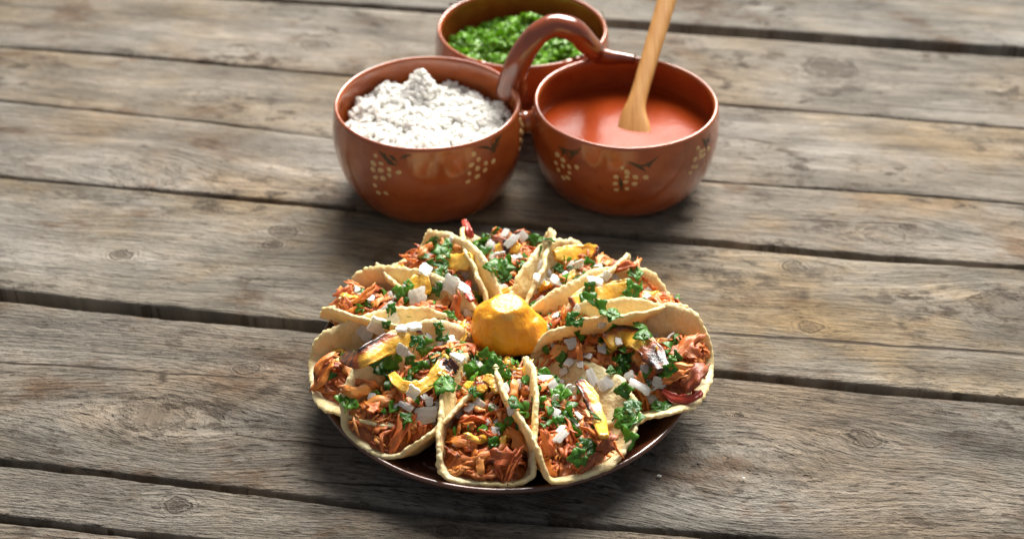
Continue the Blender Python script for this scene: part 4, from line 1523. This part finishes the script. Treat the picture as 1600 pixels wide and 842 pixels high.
# cilantro: (taco, px, py, size)
CI = [("left", 602, 508, 0.8), ("left", 590, 572, 1.2), ("left", 612, 560, 1.3), ("left", 600, 580, 1.1), ("left", 685, 512, 1.2), ("left", 692, 528, 1.2), ("left", 664, 542, 1.1), ("left", 650, 538, 0.9), ("left", 520, 592, 1.1), ("left", 540, 628, 1.2), ("left", 638, 562, 0.7),
      ("front left", 690, 606, 1.2), ("front left", 684, 622, 1.2), ("front left", 634, 661, 1.0), ("front left", 660, 578, 1.0), ("front left", 698, 598, 1.0), ("front left", 652, 572, 0.9), ("front left", 682, 560, 0.8),
      ("front", 746, 572, 1.4), ("front", 762, 562, 1.4), ("front", 774, 576, 1.3), ("front", 802, 570, 1.3), ("front", 740, 586, 1.2), ("front", 756, 582, 1.2), ("front", 800, 632, 0.9), ("front", 738, 614, 1.0), ("front", 752, 618, 0.9), ("front", 786, 588, 1.0), ("front", 783, 672, 0.7), ("front", 768, 553, 1.1),
      ("front right", 876, 618, 1.2), ("front right", 890, 652, 1.3), ("front right", 902, 606, 1.0), ("front right", 880, 662, 1.2), ("front right", 895, 640, 1.2), ("front right", 856, 656, 1.0), ("front right", 970, 648, 1.5), ("front right", 985, 660, 1.3), ("front right", 966, 634, 1.2), ("front right", 1000, 660, 1.1), ("front right", 962, 672, 1.4), ("front right", 976, 688, 1.2), ("front right", 914, 702, 1.1), ("front right", 905, 712, 1.0), ("front right", 955, 660, 1.2), ("front right", 978, 612, 1.0), ("front right", 990, 640, 1.0), ("front right", 930, 655, 0.9), ("front right", 965, 700, 1.0),
      ("right", 976, 560, 1.3), ("right", 990, 550, 1.3), ("right", 966, 572, 1.2), ("right", 982, 574, 1.2), ("right", 1050, 538, 1.3), ("right", 1060, 552, 1.2), ("right", 1046, 574, 1.2), ("right", 1032, 640, 1.1), ("right", 1014, 604, 1.0), ("right", 1006, 528, 1.1), ("right", 1048, 560, 1.0), ("right", 996, 512, 0.8), ("right", 1018, 585, 0.9), ("right", 958, 580, 1.0),
      ("right back", 1000, 450, 1.3), ("right back", 988, 454, 1.1), ("right back", 918, 474, 1.1), ("right back", 934, 482, 1.1), ("right back", 906, 518, 0.9), ("right back", 956, 494, 1.1), ("right back", 955, 512, 1.0), ("right back", 912, 466, 0.9), ("right back", 940, 486, 0.6), ("right back", 993, 428, 0.9), ("right back", 920, 448, 0.7), ("right back", 900, 500, 1.0), ("right back", 1056, 466, 0.7),
      ("back right", 838, 384, 1.3), ("back right", 856, 378, 1.3), ("back right", 848, 398, 1.3), ("back right", 868, 418, 1.1), ("back right", 880, 408, 1.2), ("back right", 918, 376, 1.0), ("back right", 876, 424, 0.9),
      ("back", 760, 374, 1.2), ("back", 752, 386, 1.3), ("back", 786, 424, 1.4), ("back", 790, 436, 1.4), ("back", 776, 366, 1.0), ("back", 780, 412, 1.2), ("back", 744, 362, 1.2), ("back", 826, 380, 1.2), ("back", 762, 398, 1.0), ("back", 800, 412, 1.1), ("back", 815, 408, 0.9), ("back", 770, 420, 1.1),
      ("back left", 700, 388, 1.3), ("back left", 690, 400, 1.1), ("back left", 680, 386, 1.2), ("back left", 675, 378, 0.9), ("back left", 676, 416, 0.7),
      ("left back", 690, 432, 1.2), ("left back", 684, 450, 1.3), ("left back", 640, 446, 1.1), ("left back", 634, 460, 1.0), ("left back", 674, 446, 1.1), ("left back", 622, 458, 0.9), ("left back", 612, 484, 0.7), ("left back", 690, 416, 1.0)]
for key, px, py, s in CI:
    if key == 'front right' and px > 950 and random.random() < 0.45:
        continue
    for k in range(2 if random.random() < 0.25 else 1):
        drop("cilantro_sprig", key, px + random.uniform(-5, 5) * k, py + random.uniform(-4, 4) * k, random.choice(LEAF), s * (0.80 if k == 0 else 0.65), 0.0022, 0.5, None, random.uniform(-0.5, 0.5))

# ------------------------------------------------------------------ the fruit in the middle
FC = P(790, 507, 0.046)
bm = bmesh.new()
bmesh.ops.create_icosphere(bm, subdivisions=5, radius=1)
vals = []
for v in bm.verts:
    n = v.co.copy()
    zt = n.z
    rho = max(1e-6, math.hypot(n.x, n.y))
    wdt = (0.0254 - 0.0052 * smooth(-0.5, 0.95, zt)) * (rho ** 0.52) / rho
    c = Vector((n.x * wdt * (1 + 0.05 * nz(n.y * 2, n.z * 2, 3)), n.y * wdt * 0.80, math.copysign(abs(zt) ** 0.95, zt) * 0.0188 - 0.0035 * smooth(0.1, 0.9, n.x) * smooth(0.2, 0.8, zt)))
    d = 0.0020 * nz(n.x * 1.5 + 3, n.y * 1.5, n.z * 1.5) + 0.0009 * nz(n.x * 4, n.y * 4 + 2, n.z * 4)
    c += n * d
    c += Vector((0.0055, -0.001, -0.001)) * smooth(0.45, 0.9, n.x * 0.8 - n.z * 0.5)
    # folded crown: a ridge round a shallow hollow, creases running down the front
    rr_ = math.hypot(n.x - 0.12, n.y + 0.05)
    if zt > 0:
        c.z += 0.0012 * math.exp(-((rr_ - 0.40) / 0.14) ** 2) * (0.6 + 0.8 * nz(n.x * 2, n.y * 2, 8))
    cre = math.exp(-((n.x + 0.32) / 0.06) ** 2) + 0.6 * math.exp(-((n.x - 0.02) / 0.05) ** 2)
    c -= n * (0.0007 * cre * smooth(-0.1, 0.5, zt) * smooth(0.1, -0.4, n.y))
    v.co = c
    pul = math.exp(-(((n.x - 0.02) / 0.36) ** 2 + ((n.y + 0.52) / 0.22) ** 2)) if n.z > 0 else 0
    vals.append(pul * 0.95)
me = bpy.data.meshes.new("pineapple_chunk")
bm.to_mesh(me)
bm.free()
me.polygons.foreach_set("use_smooth", [True] * len(me.polygons))
me.materials.append(M['fruit'])
at = me.attributes.new("pulp", 'FLOAT', 'POINT')
for i, v in enumerate(vals):
    at.data[i].value = v
o = obj("fruit_chunk", me, None, FC)
tag(o, "glossy orange-yellow chunk of roasted fruit in the middle of the taco ring", "fruit")

# ------------------------------------------------------------------ specks on the table
for (px, py, s, mt, lb) in [(1030, 744, 0.0012, 'onion', "tiny white crumb on the table right of the plate's front"),
                            (1162, 747, 0.0008, 'onion', "tiny pale crumb on the table near the lower right, away from the plate")]:
    v_, f_ = blob(s * 1.4, s, s * 0.7, 2, 0.5, 1.6, px)
    o = obj("crumb", mesh_of("crumb", v_, f_, True, M[mt]), None, P(px, py) + Vector((0, 0, s * 0.4)))
    tag(o, lb, "crumb", "crumbs on the table")
